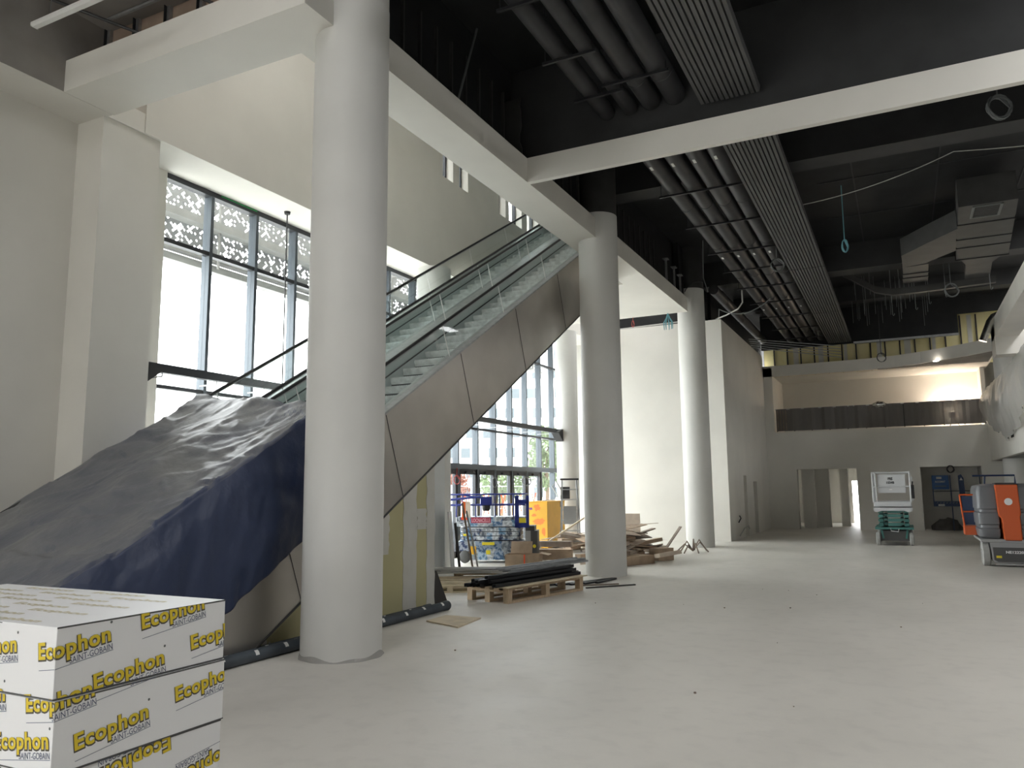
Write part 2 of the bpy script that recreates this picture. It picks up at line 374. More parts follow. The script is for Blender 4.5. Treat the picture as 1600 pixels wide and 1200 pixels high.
# ceilings
# slabs leave out the unseen openings added for fill light
def holed(name, x0, x1, y0, y1, holes, z0, z1, m):
    xs = sorted({x0, x1}|{h[0] for h in holes}|{h[1] for h in holes}); ys_ = sorted({y0, y1}|{h[2] for h in holes}|{h[3] for h in holes})
    mb = MB()
    for i in range(len(xs)-1):
        for j in range(len(ys_)-1):
            cx, cy = (xs[i]+xs[i+1])/2, (ys_[j]+ys_[j+1])/2
            if any(h[0] < cx < h[1] and h[2] < cy < h[3] for h in holes): continue
            mb.box(xs[i], xs[i+1], ys_[j], ys_[j+1], z0, z1)
    return struct(name, mb, m)
holed('ceiling_void', -10.7, -5.4, 6.3, 26.2, [FILL_GAP3], 12.6, 12.8, 'plaster')
holed('ceiling', -5.75, 9, 11.75, 41, [FILL_GAP4], CZ, CZ+.2, 'black_paint')
holed('ceiling', -10.7, 9, -13, 3.8, [FILL_GAP1], CZ, CZ+.2, 'black_paint')
holed('ceiling', -5.75, 9, 3.8, 11.75, [FILL_GAP2], CZ, CZ+.2, 'black_paint')
struct('ceiling', B(-10.7, -5.75, 3.8, 6.5, CZ, CZ+.2), 'black_paint')
struct('ceiling_bulkhead', B(-5.75, 9, 11.62, 11.75, ZT, CZ), 'black_beam')
# right closing wall of the hall and rear glazed front behind the camera
struct('wall_right', B(9, 9.2, -13, 41, 0, CZ), 'concrete_grey')
rw = MB(); rw.box(-10.6, 9, -13.2, -13, 2.3, CZ); rw.box(-2, 9, -13.2, -13, 0, 2.3)
struct('wall_rear', rw, 'plaster')
# back wall of the hall: two openings at floor level
YB = 34.5
bw = MB()
bw.box(-5.5, -3.97, YB, YB+.4, 0, 2.45); bw.box(-1.69, .6, YB, YB+.4, 0, 2.45); bw.box(2.66, 9, YB, YB+.4, 0, 2.45); bw.box(-5.5, 9, YB, YB+.4, 2.45, 4.02)
struct('wall_back', bw, 'plaster')
# rooms behind the openings
r1 = MB(); r1.box(-3.97, -2.9, 36.6, 36.7, 0, 2.7); r1.box(-2.55, -2.2, 37.4, 37.8, 0, 2.7); r1.box(-3.9, -3.4, 35.4, 35.7, 0, 2.5)
r1.box(-5, -4.9, YB+.4, 41, 0, 2.7); r1.box(-.9, -.8, YB+.4, 41, 0, 2.7); r1.box(-5, -.8, YB+.4, 41, 2.7, 2.8)
r1.box(-5, -2.25, 41, 41.1, 0, 2.7); r1.box(-1.45, -.8, 41, 41.1, 0, 2.7); r1.box(-2.25, -1.45, 41, 41.1, 2.0, 2.7)
struct('wall_back_room', r1, 'plaster')
struct('floor', B(-30, 20, 41, 80, -.25, -.02), 'paving')
r2 = MB(); r2.box(.5, .6, YB+.4, 36.4, 0, 2.5); r2.box(2.66, 2.76, YB+.4, 36.4, 0, 2.5); r2.box(.5, 2.76, 36.4, 36.5, 0, 2.5); r2.box(.5, 2.76, YB+.4, 36.5, 2.45, 2.55)
struct('wall_niche', r2, 'plaster')
# gallery above the back wall
struct('floor', B(-5.5, 9, YB+.05, 41, 3.9, 4.02), 'concrete_grey')
struct('wall_gallery', B(-5.5, 9, 37.6, 37.8, 4.02, CZ), 'plaster')
gl = MB(); gl.box(-5.5, -4.75, YB+.0, 37.6, 4.02, 6.8); gl.box(3.05, 3.2, 36.3, 37.6, 4.02, 6.5)
struct('wall_gallery_side', gl, 'plaster')
# curved bulkhead: sweeps forward on the right, slatted soffit under it
cv = [(-5.55, YB), (-3.5, YB), (-2.2, YB-.02), (-1.0, YB-.1), (0, YB-.35), (.9, YB-.8), (1.7, YB-1.4), (2.4, YB-2.0), (3.3, YB-2.9)]
n = len(cv); bk = MB()
bk.add([(x, y, 6.42) for x, y in cv]+[(x, y, 6.88) for x, y in cv]+[(x, y+.12, 6.88) for x, y in cv]+[(x, y+.12, 6.42) for x, y in cv],
       [(i, i+1, n+i+1, n+i) for i in range(n-1)]+[(n+i, n+i+1, 2*n+i+1, 2*n+i) for i in range(n-1)]+[(3*n+i+1, 3*n+i, i, i+1)[::-1] for i in range(n-1)])
struct('trim_7', bk, 'plaster')
sf = MB(); sf.add([(x, y+.1, 6.46) for x, y in cv]+[(x, 37.6, 6.46) for x, y in cv], [(i, i+1, n+i+1, n+i) for i in range(n-1)])
struct('ceiling_gallery', sf, 'plaster')
for i in range(11):
    y = YB-2.5+i*.26; x0 = None
    for j in range(n-1):
        (xa, ya), (xb, yb) = cv[j], cv[j+1]
        if yb <= y <= ya and ya != yb: x0 = xa+(xb-xa)*(ya-y)/(ya-yb)
    if x0 is None or y > YB: continue
    struct('trim_8', B(x0+.12, 3.2, y, y+.07, 6.40, 6.46), 'bare_board')
# yellow-green board wall with dark studs above the bulkhead
yw = MB(); yw.box(-5.1, 9, 35.0, 35.1, 6.46, CZ); struct('wall_board', yw, 'far_board')
x = -4.7; k = 0
while x < 3.3:
    struct('trim_9', B(x, x+.05, 34.93, 35.0, 6.46, 8.4), 'dark_board')
    if k % 2 == 1: struct('trim_10', B(x+.18+.1*math.sin(k*2.1), x+.36+.14*math.sin(k), 34.985, 35.0, 6.46, 8.4), 'joint_white')
    x += .545; k += 1
# black painted bulkhead over the boards, stepping up at the right
bb = MB(); bb.box(-5.1, 2.3, 34.3, 34.4, 7.55, CZ); bb.box(2.3, 9, 34.3, 34.4, 8.35, CZ)
struct('ceiling_bulkhead', bb, 'black_paint')
struct('trim_11', B(-1.45, 2.3, 34.15, 34.3, 7.5, 7.58), 'galvanised')

# right gallery: fascia, floor, edge beam above, wall under it
struct('wall_gallery_right', B(3.0, 3.15, 19, YB, 2.62, 4.15), 'plaster')
struct('floor', B(3.15, 9, 19, YB, 2.62, 3.0), 'concrete_grey')
struct('trim_12', B(3.1, 3.8, 19, 31.8, ZS-.2, ZT), 'plaster')
struct('trim_13', B(3.1, 9, 30.6, 31.6, 6.1, ZT), 'plaster')
struct('wall_right_inner', B(3.85, 4.1, 27.5, 34.5, 0, 2.62), 'plaster')
struct('wall_right_inner', B(6.5, 6.7, 19, 34.5, 3.0, CZ), 'bare_board')

# ------------------------------------------------------------------ columns
def column(x, y, r, z1, label, collar=False, top=None, name='round_column'):
    m = MB(); m.lathe((x, y, 0), [(r, .03), (r, z1)], 64)
    if top:
        o = thing(name, label, 'column', (x, y, 0)); mm = MB(); mm.lathe((0, 0, 0), [(r, 0), (r, z1)], 64); mm.build('shaft', 'column_paint', o, smooth=True)
        t = MB(); t.lathe((0, 0, 0), [(r-.005, z1), (r-.005, CZ-.01)], 64); t.build('unpainted_top', top, o, smooth=True, label='dark unpainted top of the column')
        if collar:
            c = MB(); pr = []
            seg = 64; vs = []; fs = []
            for rr, zz in ((r+.02, 0), (r+.018, 1)):
                for k in range(seg):
                    a = 2*PI*k/seg; h = (0 if zz == 0 else .035+.018*math.sin(a*3+1)+.012*math.sin(a*7))
                    q = rr+.006*math.sin(a*11) if zz == 0 else r+.002
                    vs.append((q*math.cos(a), q*math.sin(a), max(0, h)))
            for k in range(seg): fs.append((k, (k+1) % seg, seg+(k+1) % seg, seg+k))
            c.add(vs, fs); c.build('base_film', 'plastic_film', o, label='crumpled clear film round the foot of the column')
        return o
    return tag(m.build(name, 'column_paint', smooth=True, base=(x, y, 0)), label, 'column')
column(-5.44, 6.80, .425, ZT, 'thick round white column nearest the viewer, in front of the escalators', True, 'column_paint')
column(-5.475, 15.14, .413, 7.45, 'round white column at the upper end of the escalators', False, 'duct_black')
column(-5.5, 23.40, .41, 7.75, 'round white column furthest back in the row, beside the long side wall', False, 'duct_black')
column(-9.62, 15.20, .40, ZS, 'round white column by the glass front, seen between the escalator handrails')
column(-9.72, 23.5, .36, ZS, 'round white column by the glass front with a rail bracket on it')
column(3.47, 31.7, .38, ZS, 'round white column on the right gallery behind the hanging plastic')

# ------------------------------------------------------------------ glazed front
def curtain(name, y0, y1):
    t = bpy.data.objects.new(name, None); COL.objects.link(t); t.location = (-10.4, (y0+y1)/2, 0); t['kind'] = 'structure'; return t
XG = -10.4
def local(mb, o):
    l = o.location; mb.v = [(v[0]-l.x, v[1]-l.y, v[2]-l.z) for v in mb.v]; return mb
W1 = curtain('window_1', 8.3, 26)
rights = [9.32+1.049*k for k in range(17)]
bounds = [8.3]+rights
for yr in rights:
    m = MB(); m.box(XG-.18, XG, yr-.065, yr, 0, ZS); local(m, W1).build('mullion', 'frame_grey', W1)
for z, h in ((5.75, .07), (3.36, .06)):
    m = MB(); m.box(XG-.12, XG-.01, 8.3, 26, z, z+h); local(m, W1).build('transom', 'frame_dark', W1)
m = MB(); m.box(XG-.15, XG+.01, 8.3, 26, ZS-.09, ZS); local(m, W1).build('head_rail', 'frame_dark', W1)
m = MB(); m.box(XG-.15, XG+.0, 8.3, 16.76, 0, .12); m.box(XG-.15, XG, 23.1, 26, 0, .12); local(m, W1).build('bottom_rail', 'frame_dark', W1)
m = MB(); m.box(XG-.17, XG+.01, 15.6, 24.2, 2.28, 2.42); local(m, W1).build('door_head', 'frame_grey', W1)
for i in range(len(bounds)-1):
    a, b = bounds[i], bounds[i+1]-.065
    for z0, z1 in ((.12, 2.28), (2.42, 3.36), (3.42, 5.75), (5.82, ZS-.09)):
        if z0 == .12 and 16.6 < (a+b)/2 < 23.1: continue
        if z0 == 2.42 and b < 15.6: z0 = 2.28
        m = MB(); m.box(XG-.09, XG-.08, a, b, z0, z1); local(m, W1).build('glass_pane', 'glass', W1)
m = MB(); m.box(XG-.1, XG+.02, 9.45, 10.3, ZS-.03, ZS-.012); local(m, W1).build('green_tape', 'tape_green', W1)
# glazed doors: pairs of dark framed leaves
dk = 0
for k in range(7, 13):
    a, b = bounds[k+1-0] if False else rights[k], rights[k+1]-.065
    dk += 1
    d = bpy.data.objects.new('door_%d' % dk, None); COL.objects.link(d); d.location = (XG, (a+b)/2, 0); d['kind'] = 'structure'
    f = MB(); wdt = .1 if dk % 2 else .1
    f.box(XG-.1, XG-.02, a, a+wdt, .0, 2.26); f.box(XG-.1, XG-.02, b-wdt, b, 0, 2.26); f.box(XG-.1, XG-.02, a, b, 0, .16); f.box(XG-.1, XG-.02, a, b, 2.14, 2.28)
    local(f, d).build('door_frame', 'frame_dark', d)
    g = MB(); g.box(XG-.07, XG-.06, a+wdt, b-wdt, .16, 2.14); local(g, d).build('glass_pane', 'glass', d)
    c = MB(); c.box(XG-.02, XG+.05, a+.3, b-.2, 2.16, 2.22); c.bar((XG+.04, b-.3, 2.21), (XG+.14, b-.5, 2.21), .02, .02); local(c, d).build('door_closer', 'dark_plastic', d)
    h = MB(); h.box(XG-.02, XG+.02, b-.09, b-.05, .9, 1.3); local(h, d).build('door_handle', 'galvanised', d)
    tp = MB(); ym = (a+b)/2
    for sgn in (-1, 1): tp.bar((XG-.045, ym-.16*sgn, 1.05), (XG-.045, ym+.16*sgn, 1.62), .035, .004)
    local(tp, d).build('tape_cross', 'tape_orange', d, label='orange tape cross on the glass')
# end strip of glass near the north wall keeps the same grid; cross of tape on it
tp = MB()
for sgn in (-1, 1): tp.bar((XG-.075, 25.55-.16*sgn, 1.05), (XG-.075, 25.55+.16*sgn, 1.62), .035, .004)
local(tp, W1).build('tape_cross', 'tape_orange', W1)
# rail bar set in front of the glass at door-head height of the gallery
def guard(y0, y1, b0, b1, label):
    o = thing('rail_beam', label, 'rail', (-9.9, (y0+y1)/2, 3.5))
    m = MB(); m.box(-9.96, -9.84, y0, y1, 3.51, 3.64); local(m, o).build('beam', 'frame_dark', o)
    for y, on in ((y0, b0), (y1, b1)):
        if on:
            s = 1 if y == y0 else -1
            m = MB(); m.prism([(y, 3.64), (y+s*.05, 3.64), (y+s*.38, 3.52), (y+s*.05, 3.28), (y, 3.25)], -9.97, -9.72); local(m, o).build('bracket', 'dark_plastic', o)
    y = y0+.5
    while y < y1-.3:
        m = MB(); m.tube([(-9.9, y, 3.51), (-9.9, y, 3.46), (-10.3, y+.02, 3.46)], .012, 6); local(m, o).build('tie', 'galvanised', o); y += 1.05
guard(7.52, 14.8, True, False, 'dark steel rail across the big window from the square pier')
guard(15.6, 23.14, False, True, 'dark steel rail across the windows above the glass doors')
o = thing('pendant_cable', 'thin black cable with a ceiling cap hanging in front of the big window', 'cable', (-9.95, 10.62, 3.6))
m = MB(); m.lathe((0, 0, 3.25), [(.05, 0), (.06, .05)], 16); m.build('ceiling_cap', 'dark_plastic', o)
m = MB(); m.tube([(0, 0, 0), (.0, .0, 3.28)], .012, 6); m.build('cable', 'dark_plastic', o)
m = MB(); m.lathe((0, 0, -.12), [(.035, 0), (.012, .14)], 12); m.build('plug', 'galvanised', o)

# ------------------------------------------------------------------ outside: perforated screen, buildings, trees
o = thing('sun_screen', 'white perforated metal screen hung outside the top of the windows', 'screen', (-12.3, 17, 6.1))
m = MB(); m.box(-.01, .01, -10, 10, 0.35, 6.0); m.build('perforated_panel', 'screen', o)
m = MB(); m.box(-.05, .1, -10, 10, .25, .38); m.build('lower_lip', 'concrete_grey', o)
m = MB(); m.box(-.35, .05, -10, 10, .12, .2); m.build('gutter', 'concrete_grey', o)
m = MB(); m.box(.08, .16, -10, 10, .02, .10); m.build('lower_rail', 'concrete_grey', o)
m = MB(); m.box(.1, .35, -10, 10, .84, 1.00); m.build('middle_beam', 'concrete_grey', o)
for k in range(7):
    m = MB(); y = -9+k*3; m.tube([(.2, y, .1), (.2, y, 6)], .03, 8); m.tube([(.2, y, 1.4), (1.9, y, 1.4)], .03, 8); m.build('hanger', 'concrete_grey', o)
def tower(name, label, base, rz, w, d, h, nx, nz, mwall, wfrac=.42, hfrac=.5):
    o = thing(name, label, 'building', base, rz)
    m = MB(); m.box(-w/2, w/2, 0, d, 0, h); m.build('wall', mwall, o)
    dx = w/nx; dz = h/nz
    for i in range(nx):
        for j in range(nz):
            x = -w/2+dx*(i+.5)+(.12*dx if (i+j) % 2 else -.12*dx); z = dz*(j+.5); ww = dx*wfrac; hh = dz*hfrac
            m = MB(); m.box(x-ww/2, x+ww/2, -.12, .02, z-hh/2, z+hh/2); m.build('window', 'facade_window', o)
    m = MB(); m.box(-w/2-.2, w/2+.2, -.2, d, h, h+.5); m.build('parapet', mwall, o)
def far(px_yaw_deg, dist): a = math.radians(px_yaw_deg); return (-math.sin(a)*dist, math.cos(a)*dist, -.1)
tower('apartment_block', 'white apartment block with many narrow windows across the street', far(26.5, 118), math.radians(24), 44, 14, 24, 13, 8, 'facade_white')
tower('office_block', 'low pale office building seen past the first window', far(50.5, 150), math.radians(50), 60, 14, 14, 26, 4, 'facade_white', .4, .55)
tower('office_block', 'pale green office building on the skyline beside the rail', far(44.2, 120), math.radians(42), 26, 14, 11.5, 16, 4, 'facade_teal', .35, .55)
def tree(loc, h, r, leafmat, label, seed):
    rnd = random.Random(seed); o = thing('street_tree', label, 'tree', loc)
    m = MB(); m.tube([(0, 0, 0), (.05, 0, h*.35), (0, .05, h*.6)], [.13, .1, .05], 8)
    for k in range(6):
        a = k*1.05; m.tube([(0, 0, h*(.35+.04*k)), (math.cos(a)*r*.6, math.sin(a)*r*.6, h*(.62+.04*k))], [.05, .015], 5)
    m.build('trunk', 'bark', o)
    m = MB()
    for k in range(900):
        while True:
            p = Vector((rnd.uniform(-1, 1), rnd.uniform(-1, 1), rnd.uniform(-1, 1)))
            if p.length < 1 and noise.noise(p*3+Vector((seed, 0, 0))) > -.12: break
        c = Vector((p.x*r, p.y*r, h*.68+p.z*h*.33)); s = .16
        a, b, cc = (Euler((rnd.uniform(0, 6), rnd.uniform(0, 6), 0)).to_matrix() @ Vector(v)*s for v in ((-1, -.6, 0), (1, 0, .2), (-1, .6, 0)))
        m.add([c+a, c+b, c+cc], [(0, 1, 2)])
    m.build('foliage', leafmat, o, fix=False)
tree((-19.0, 31.0, -.06), 2.9, 1.2, 'leaf_red', 'small tree with reddish leaves outside the glass doors', 1)
tree((-21.0, 40.5, -.06), 3.0, 1.6, 'leaf_green', 'green street tree outside behind the yellow cabinet', 2)
tree((-16.3, 36.5, -.06), 5.0, 1.0, 'leaf_green', 'tall green tree outside next to the far bracket column', 3)
tree((-28.0, 40.0, -.06), 5.0, 1.5, 'leaf_green', 'green tree outside nearest the end of the partition', 4)
# site fence outside the doors
o = thing('site_fence', 'white mesh site fence standing outside the doors', 'fence', (-15.5, 26, -.06))
m = MB()
for k in range(5): m.tube([(0, -7+k*3.4, 0), (0, -7+k*3.4, 2)], .02, 6)
m.build('posts', 'galvanised', o)
m = MB()
for z in (.1, 1.0, 1.95): m.tube([(0, -7, z), (0, 6.6, z)], .015, 5)
for k in range(90): m.tube([(0, -7+k*.15, .1), (0, -7+k*.15, 1.95)], .004, 4)
m.build('mesh_panels', 'galvanised', o)
#@@PART2
# ------------------------------------------------------------------ escalators
TS = .575
def zd(y): return 2.76+TS*(y-8.6)          # line of the outer decks
Y0, Y1, YE = 4.15, 20.4, 22.0
YC = 8.6+(1.39-2.76)/TS                      # where the sloping underside meets the floor
def esc_path(off, ys=4.0, low=None):
    """side profile: level at the bottom landing, then the slope, level at the top"""
    pts = []
    zl = zd(4.2)+off
    pts.append((3.1, zl)); pts.append((3.9, zl))
    for t in (.25, .5, .75): pts.append((3.9+.6*t, zl+TS*.6*t*t/2*1.0))
    y = 4.5
    pts.append((y, zd(y)+off))
    yc = YC; pts.append((yc, zd(yc)+off))
    pts.append((20.0, zd(20.0)+off)); pts.append((20.5, zd(20.3)+off)); pts.append((YE, zd(20.3)+off))
    return pts
def ribbon(mb, path, x0, x1, mi=0):
    n = len(path); mb.add([(x0, y, z) for y, z in path]+[(x1, y, z) for y, z in path], [(i, i+1, n+i+1, n+i) for i in range(n-1)], mi)
def slab(mb, pt, pb, x0, x1, mi=0):
    """solid between an upper and a lower path"""
    poly = pt+pb[::-1]; n = len(pt)
    vs = [(x0, y, z) for y, z in pt]+[(x0, y, z) for y, z in pb]+[(x1, y, z) for y, z in pt]+[(x1, y, z) for y, z in pb]; N = 2*n; fs = []
    for i in range(n-1):
        fs += [(i, i+1, n+i+1, n+i), (N+i, N+n+i, N+n+i+1, N+i+1), (i, N+i, N+i+1, i+1), (n+i, n+i+1, N+n+i+1, N+n+i)]
    fs += [(0, n, N+n, N), (n-1, N+n-1, N+2*n-1, 2*n-1)]
    mb.add(vs, fs, mi)
def clampz(path, z=0.0): return [(y, max(z, h)) for y, h in path]
def escalator(label, xo, xi, outer_right):
    """xo: right side (towards the hall), xi: left side"""
    O = thing('escalator', label, 'escalator', ((xo+xi)/2, 4, 0))
    def B_(mb, name, m, parent=O, smooth=False, lab=None):
        l = O.location; mb.v = [(v[0]-l.x, v[1]-l.y, v[2]-l.z) for v in mb.v]; return mb.build(name, m, parent, smooth=smooth, label=lab)
    top = esc_path(0); bot = clampz(esc_path(-1.39), .001)
    for side, x, w in (('r', xo, -.03), ('l', xi, .03)):
        m = MB(); slab(m, esc_path(-.02), bot, x, x+w)
        B_(m, 'side_cladding', 'stainless')
    m = MB(); slab(m, esc_path(-1.25), clampz(esc_path(-1.38), .0), xi+.03, xo-.03); B_(m, 'underside', 'stainless')
    if outer_right:
        for y in [6.6+k*2.0 for k in range(8)]:
            m = MB(); dy = .42; m.bar((xo+.001, y, zd(y)-.03), (xo+.001, y+dy, zd(y+dy)-1.36), .012, .004)
            B_(m, 'panel_joint', 'dark_grey')
        m = MB(); slab(m, esc_path(-1.365)[6:8], esc_path(-1.39)[6:8], xo-.0, xo+.012); B_(m, 'lower_edge', 'dark_grey')
    # decks
    m = MB(); slab(m, esc_path(.012), esc_path(-.02), xo+.004, xo-.185); B_(m, 'deck', 'galvanised')
    m = MB(); slab(m, esc_path(.012), esc_path(-.02), xi-.004, xi+.185); B_(m, 'deck', 'galvanised')
    # skirts
    for x, s in ((xo-.185, -1), (xi+.185, 1)):
        m = MB(); slab(m, esc_path(-.02), esc_path(-.62), x, x+s*.015); B_(m, 'skirt_panel', 'skirt_metal')
        m = MB(); m.tube([(x+s*.03, y, z) for y, z in esc_path(-.2)[4:8]], .012, 6); B_(m, 'skirt_brush', 'rubber')
    # balustrades
    for x in (xo-.1, xi+.13):
        m = MB(); slab(m, esc_path(.60), esc_path(.0), x-.005, x+.005); b = B_(m, 'balustrade_glass', 'rail_glass')
        y = 6.4
        while y < 19:
            j = MB(); j.bar((x, y+.22, zd(y+.22)+.01), (x, y, zd(y)+.6), .012, .012); y += 1.9
            j.v = [(v[0]-O.location.x, v[1]-O.location.y, v[2]) for v in j.v]; j.build('glass_joint', 'label_white', b)
        h = MB(); hp = [(x, y, z) for y, z in esc_path(.62)]
        hp = [(x, 3.05, zd(4.2)+.1), (x, 2.75, zd(4.2)+.2), (x, 2.72, zd(4.2)+.42), (x, 2.9, zd(4.2)+.58)]+hp
        h.tube(hp, .024, 8); B_(h, 'handrail', 'rubber', smooth=True)
        g = MB(); g.tube([(x, y, z) for y, z in esc_path(.592)[1:9]], .014, 6); B_(g, 'handrail_guide', 'galvanised')
    # steps
    xs0, xs1 = xo-.205, xi+.205
    st = None; run = .20/TS; zl = zd(4.2)-.27
    k = 0; y = 4.2
    while y < 20.3:
        z = zd(y)-.27
        if st is None:
            m = MB(); pr = [(0, 0), (.002, -.03), (.012, -.07), (.028, -.11)]
            m.prism(pr+[(run+.05, -.11), (run+.05, 0)], xs1, xs0)
            m.prism([(.03, -.11), (.045, -.15), (.055, -.21), (run+.05, -.21), (run+.05, -.11)], xs1, xs0, mi=1)  # dark lower band: undercut shade put into the riser colour
            for q in range(24): xx = xs1+.03+q*(xs0-xs1-.06)/23; m.box(xx-.008, xx+.008, .004, run-.01, 0, .006)
            l = O.location; m.v = [(v[0]-l.x, v[1], v[2]) for v in m.v]
            st = m.build('step', ['step_metal', 'riser_shade'], O); st.location = (0, y-4, z); first = st
        else:
            c = first.copy(); COL.objects.link(c); c.location = (0, y-4, z)
        y += run; k += 1
    m = MB(); m.box(xs1, xs0, 2.6, 4.2, zl-.05, max(.02, zl+.0)+.02); B_(m, 'landing_plate', 'galvanised')
    m = MB(); m.box(xs1, xs0, 20.3, 22.2, zd(20.3)-.32, zd(20.3)-.25); B_(m, 'landing_plate', 'galvanised')
    return O
escalator('near escalator with the wide brushed steel side, on the side of the round columns', -6.20, -7.665, True)
escalator('far escalator on the window side, beyond the nearer one', -7.675, -9.19, False)

# tarpaulin over the lower half of both escalators
def tarp():
    yb = 2.6
    NX, NY = 170, 150
    sec = []        # cross-section stations u 0..1: near hem, near ridge, far ridge, far hem
    def nz(x, y, s): return noise.noise(Vector((x, y, s)))
    vs = []; fs = []
    for j in range(NY+1):
        t = j/NY
        for i in range(NX+1):
            u = i/NX
            # ridge runs along the near handrail, far edge along the far handrail
            yend = 7.35 + (8.0-7.35)*max(0, min(1, (u-.3)/.45))
            y = yb+(yend-yb)*t
            base = max(.3, zd(max(y, 4.0)))
            if y < 4.6: base = zd(4.6)*(y-yb)/(4.6-yb)*1.0
            hn = base+.69 if y > 4.6 else (zd(4.6)+.69)*max(0, (y-yb)/(4.6-yb))**.8+.03
            slump = 1
            if u < .3:
                k = u/.3                              # hem 0 -> ridge 1
                zh = max(.02, (zd(y)-.66) if y > 4.4 else 0.02)
                zz = zh+(hn-zh)*k
                xx = -6.13+.0*k-.10*k**3
                fold = .030*math.sin(y*9+nz(y*2, k*1.5, 3)*5)*(1-k)**.6+.05*nz(y*2.3, k*2.2, 9)+.012*nz(y*14, k*9, 5)
                bul = .05*math.sin(PI*k)
                fan = .03*math.sin((y+k*1.3)*16+2*nz(y, k, 2))*max(0, (y-5.6)/1.8)*(1-abs(k-.5))
                vs.append((xx+.6*(bul+fold+fan)*min(1, (1-k)*5), y+.02*nz(y*3, k*3, 4), zz+.015*nz(y*6, k*5, 1)))
            elif u < .78:
                k = (u-.3)/.48                        # near ridge -> far ridge
                xx = -6.25+(-9.12+6.25)*k
                far_h = hn-.05
                rails = max(0, 1-abs(xx+7.62)/.32)*.02
                sag = -.055*math.sin(PI*min(1, k/.48))**2 if k < .48 else -.055*math.sin(PI*(k-.48)/.52)**2
                z = hn+(far_h-hn)*k+sag+rails
                # folds: long ones radiating from the near top corner, cross ripples, small crumple
                dx, dy = (xx+6.2), (y-7.5); ang = math.atan2(dx, -dy+.001); rr = math.hypot(dx, dy)
                z += .015*math.sin(ang*30+nz(rr, ang*3, 1)*4)*math.exp(-rr*.6)
                z += .012*math.sin((y*1.9-xx*1.15)*5+nz(xx*1.3, y*1.3, 7)*3)*(.3+.7*abs(nz(xx*.8, y*.8, 12)))
                z += .035*nz(xx*1.1, y*1.6, 21)+.012*nz(xx*4, y*5, 5)+.008*nz(xx*14, y*16, 8)+.02-.035*max(0, 1-abs(nz(y*1.5-xx*.55, (xx*1.2+y*.7)*.55, 31))*9)*(.4+nz(xx*.9, y*.9, 44))+.018*max(0, 1-abs(nz(y*.7+xx*1.6, y*2.4-xx*.5, 61))*8)
                if t > .93: z += .05*(t-.93)/.07
                vs.append((xx, y, z if y > 4.2 else max(.03, z)))
            else:
                k = (u-.78)/.22
                zz = hn-.05-(hn-.05-max(.02, zd(y)-.5))*k
                vs.append((-9.12-.13*k+.03*math.sin(y*8)*k, y, max(.02, zz)))
    for j in range(NY):
        for i in range(NX):
            a = j*(NX+1)+i; fs.append((a, a+1, a+NX+2, a+NX+1))
    m = MB(); m.add(vs, fs)
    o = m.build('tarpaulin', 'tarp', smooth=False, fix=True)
    for p in o.data.polygons: p.use_smooth = True
    so = o.modifiers.new('solid', 'SOLIDIFY'); so.thickness = .004
    return tag(o, 'dusty dark blue tarpaulin draped over the lower half of both escalators', 'tarpaulin')
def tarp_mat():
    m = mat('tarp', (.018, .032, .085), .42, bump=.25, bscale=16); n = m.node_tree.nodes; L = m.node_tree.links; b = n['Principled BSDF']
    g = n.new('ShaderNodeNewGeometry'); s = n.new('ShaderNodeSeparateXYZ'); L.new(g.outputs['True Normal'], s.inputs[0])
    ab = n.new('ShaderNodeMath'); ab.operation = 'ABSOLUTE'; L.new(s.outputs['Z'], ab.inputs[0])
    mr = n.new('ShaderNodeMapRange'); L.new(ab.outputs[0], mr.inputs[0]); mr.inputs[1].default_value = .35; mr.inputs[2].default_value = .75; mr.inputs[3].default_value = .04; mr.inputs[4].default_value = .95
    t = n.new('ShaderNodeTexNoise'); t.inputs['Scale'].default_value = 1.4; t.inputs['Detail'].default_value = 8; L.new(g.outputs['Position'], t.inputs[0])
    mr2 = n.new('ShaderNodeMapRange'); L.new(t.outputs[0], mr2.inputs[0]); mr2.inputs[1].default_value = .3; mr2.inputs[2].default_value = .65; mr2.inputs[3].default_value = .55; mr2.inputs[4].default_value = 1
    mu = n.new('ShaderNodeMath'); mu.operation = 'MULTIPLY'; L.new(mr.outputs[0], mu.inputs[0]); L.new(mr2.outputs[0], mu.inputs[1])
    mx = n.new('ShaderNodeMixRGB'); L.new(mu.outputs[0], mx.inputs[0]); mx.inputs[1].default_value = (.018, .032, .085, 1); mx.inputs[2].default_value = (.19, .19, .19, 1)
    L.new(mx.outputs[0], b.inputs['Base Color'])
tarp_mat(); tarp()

# partition under the escalators: boards with joint compound
def under(y): return max(.0, zd(y)-1.40)
def wall_poly(y0, y1): return [(y0, 0), (y1, 0), (y1, under(y1)), (y0, under(y0)+.001)]
m = MB(); m.prism(wall_poly(6.2, 10.15), -6.55, -6.40); struct('wall_partition', m, 'green_board')
def strip(ya, yb_, z0=0, z1=99, seed=0):
    rnd = random.Random(seed); m = MB(); zt = min(z1, under((ya+yb_)/2)-.02); nn = 14; L_ = []; R_ = []
    for i in range(nn+1):
        z = z0+(zt-z0)*i/nn; L_.append((ya+rnd.uniform(-.018, .018), z)); R_.append((yb_+rnd.uniform(-.018, .018), z))
    L_[-1] = (L_[-1][0], min(L_[-1][1], under(L_[-1][0])-.005)); m.prism(L_+R_[::-1], -6.401, -6.394); return m
for i, (a, b, z0, z1) in enumerate(((9.32, 9.66, 0, 9), (9.93, 10.15, 0, 9), (9.67, 9.92, 1.15, 1.45), (8.05, 8.30, 0.2, 1.1), (8.75, 8.98, .85, 1.55))):
    struct('trim_%d' % (20+i), strip(a, b, z0, z1, i), 'joint_white')
m = MB(); m.prism([(8.62, 0), (8.85, 0), (8.72, .75), (8.66, .75)], -6.40, -6.392); struct('trim_26', m, 'bare_board')
rnd = random.Random(4); m = MB()
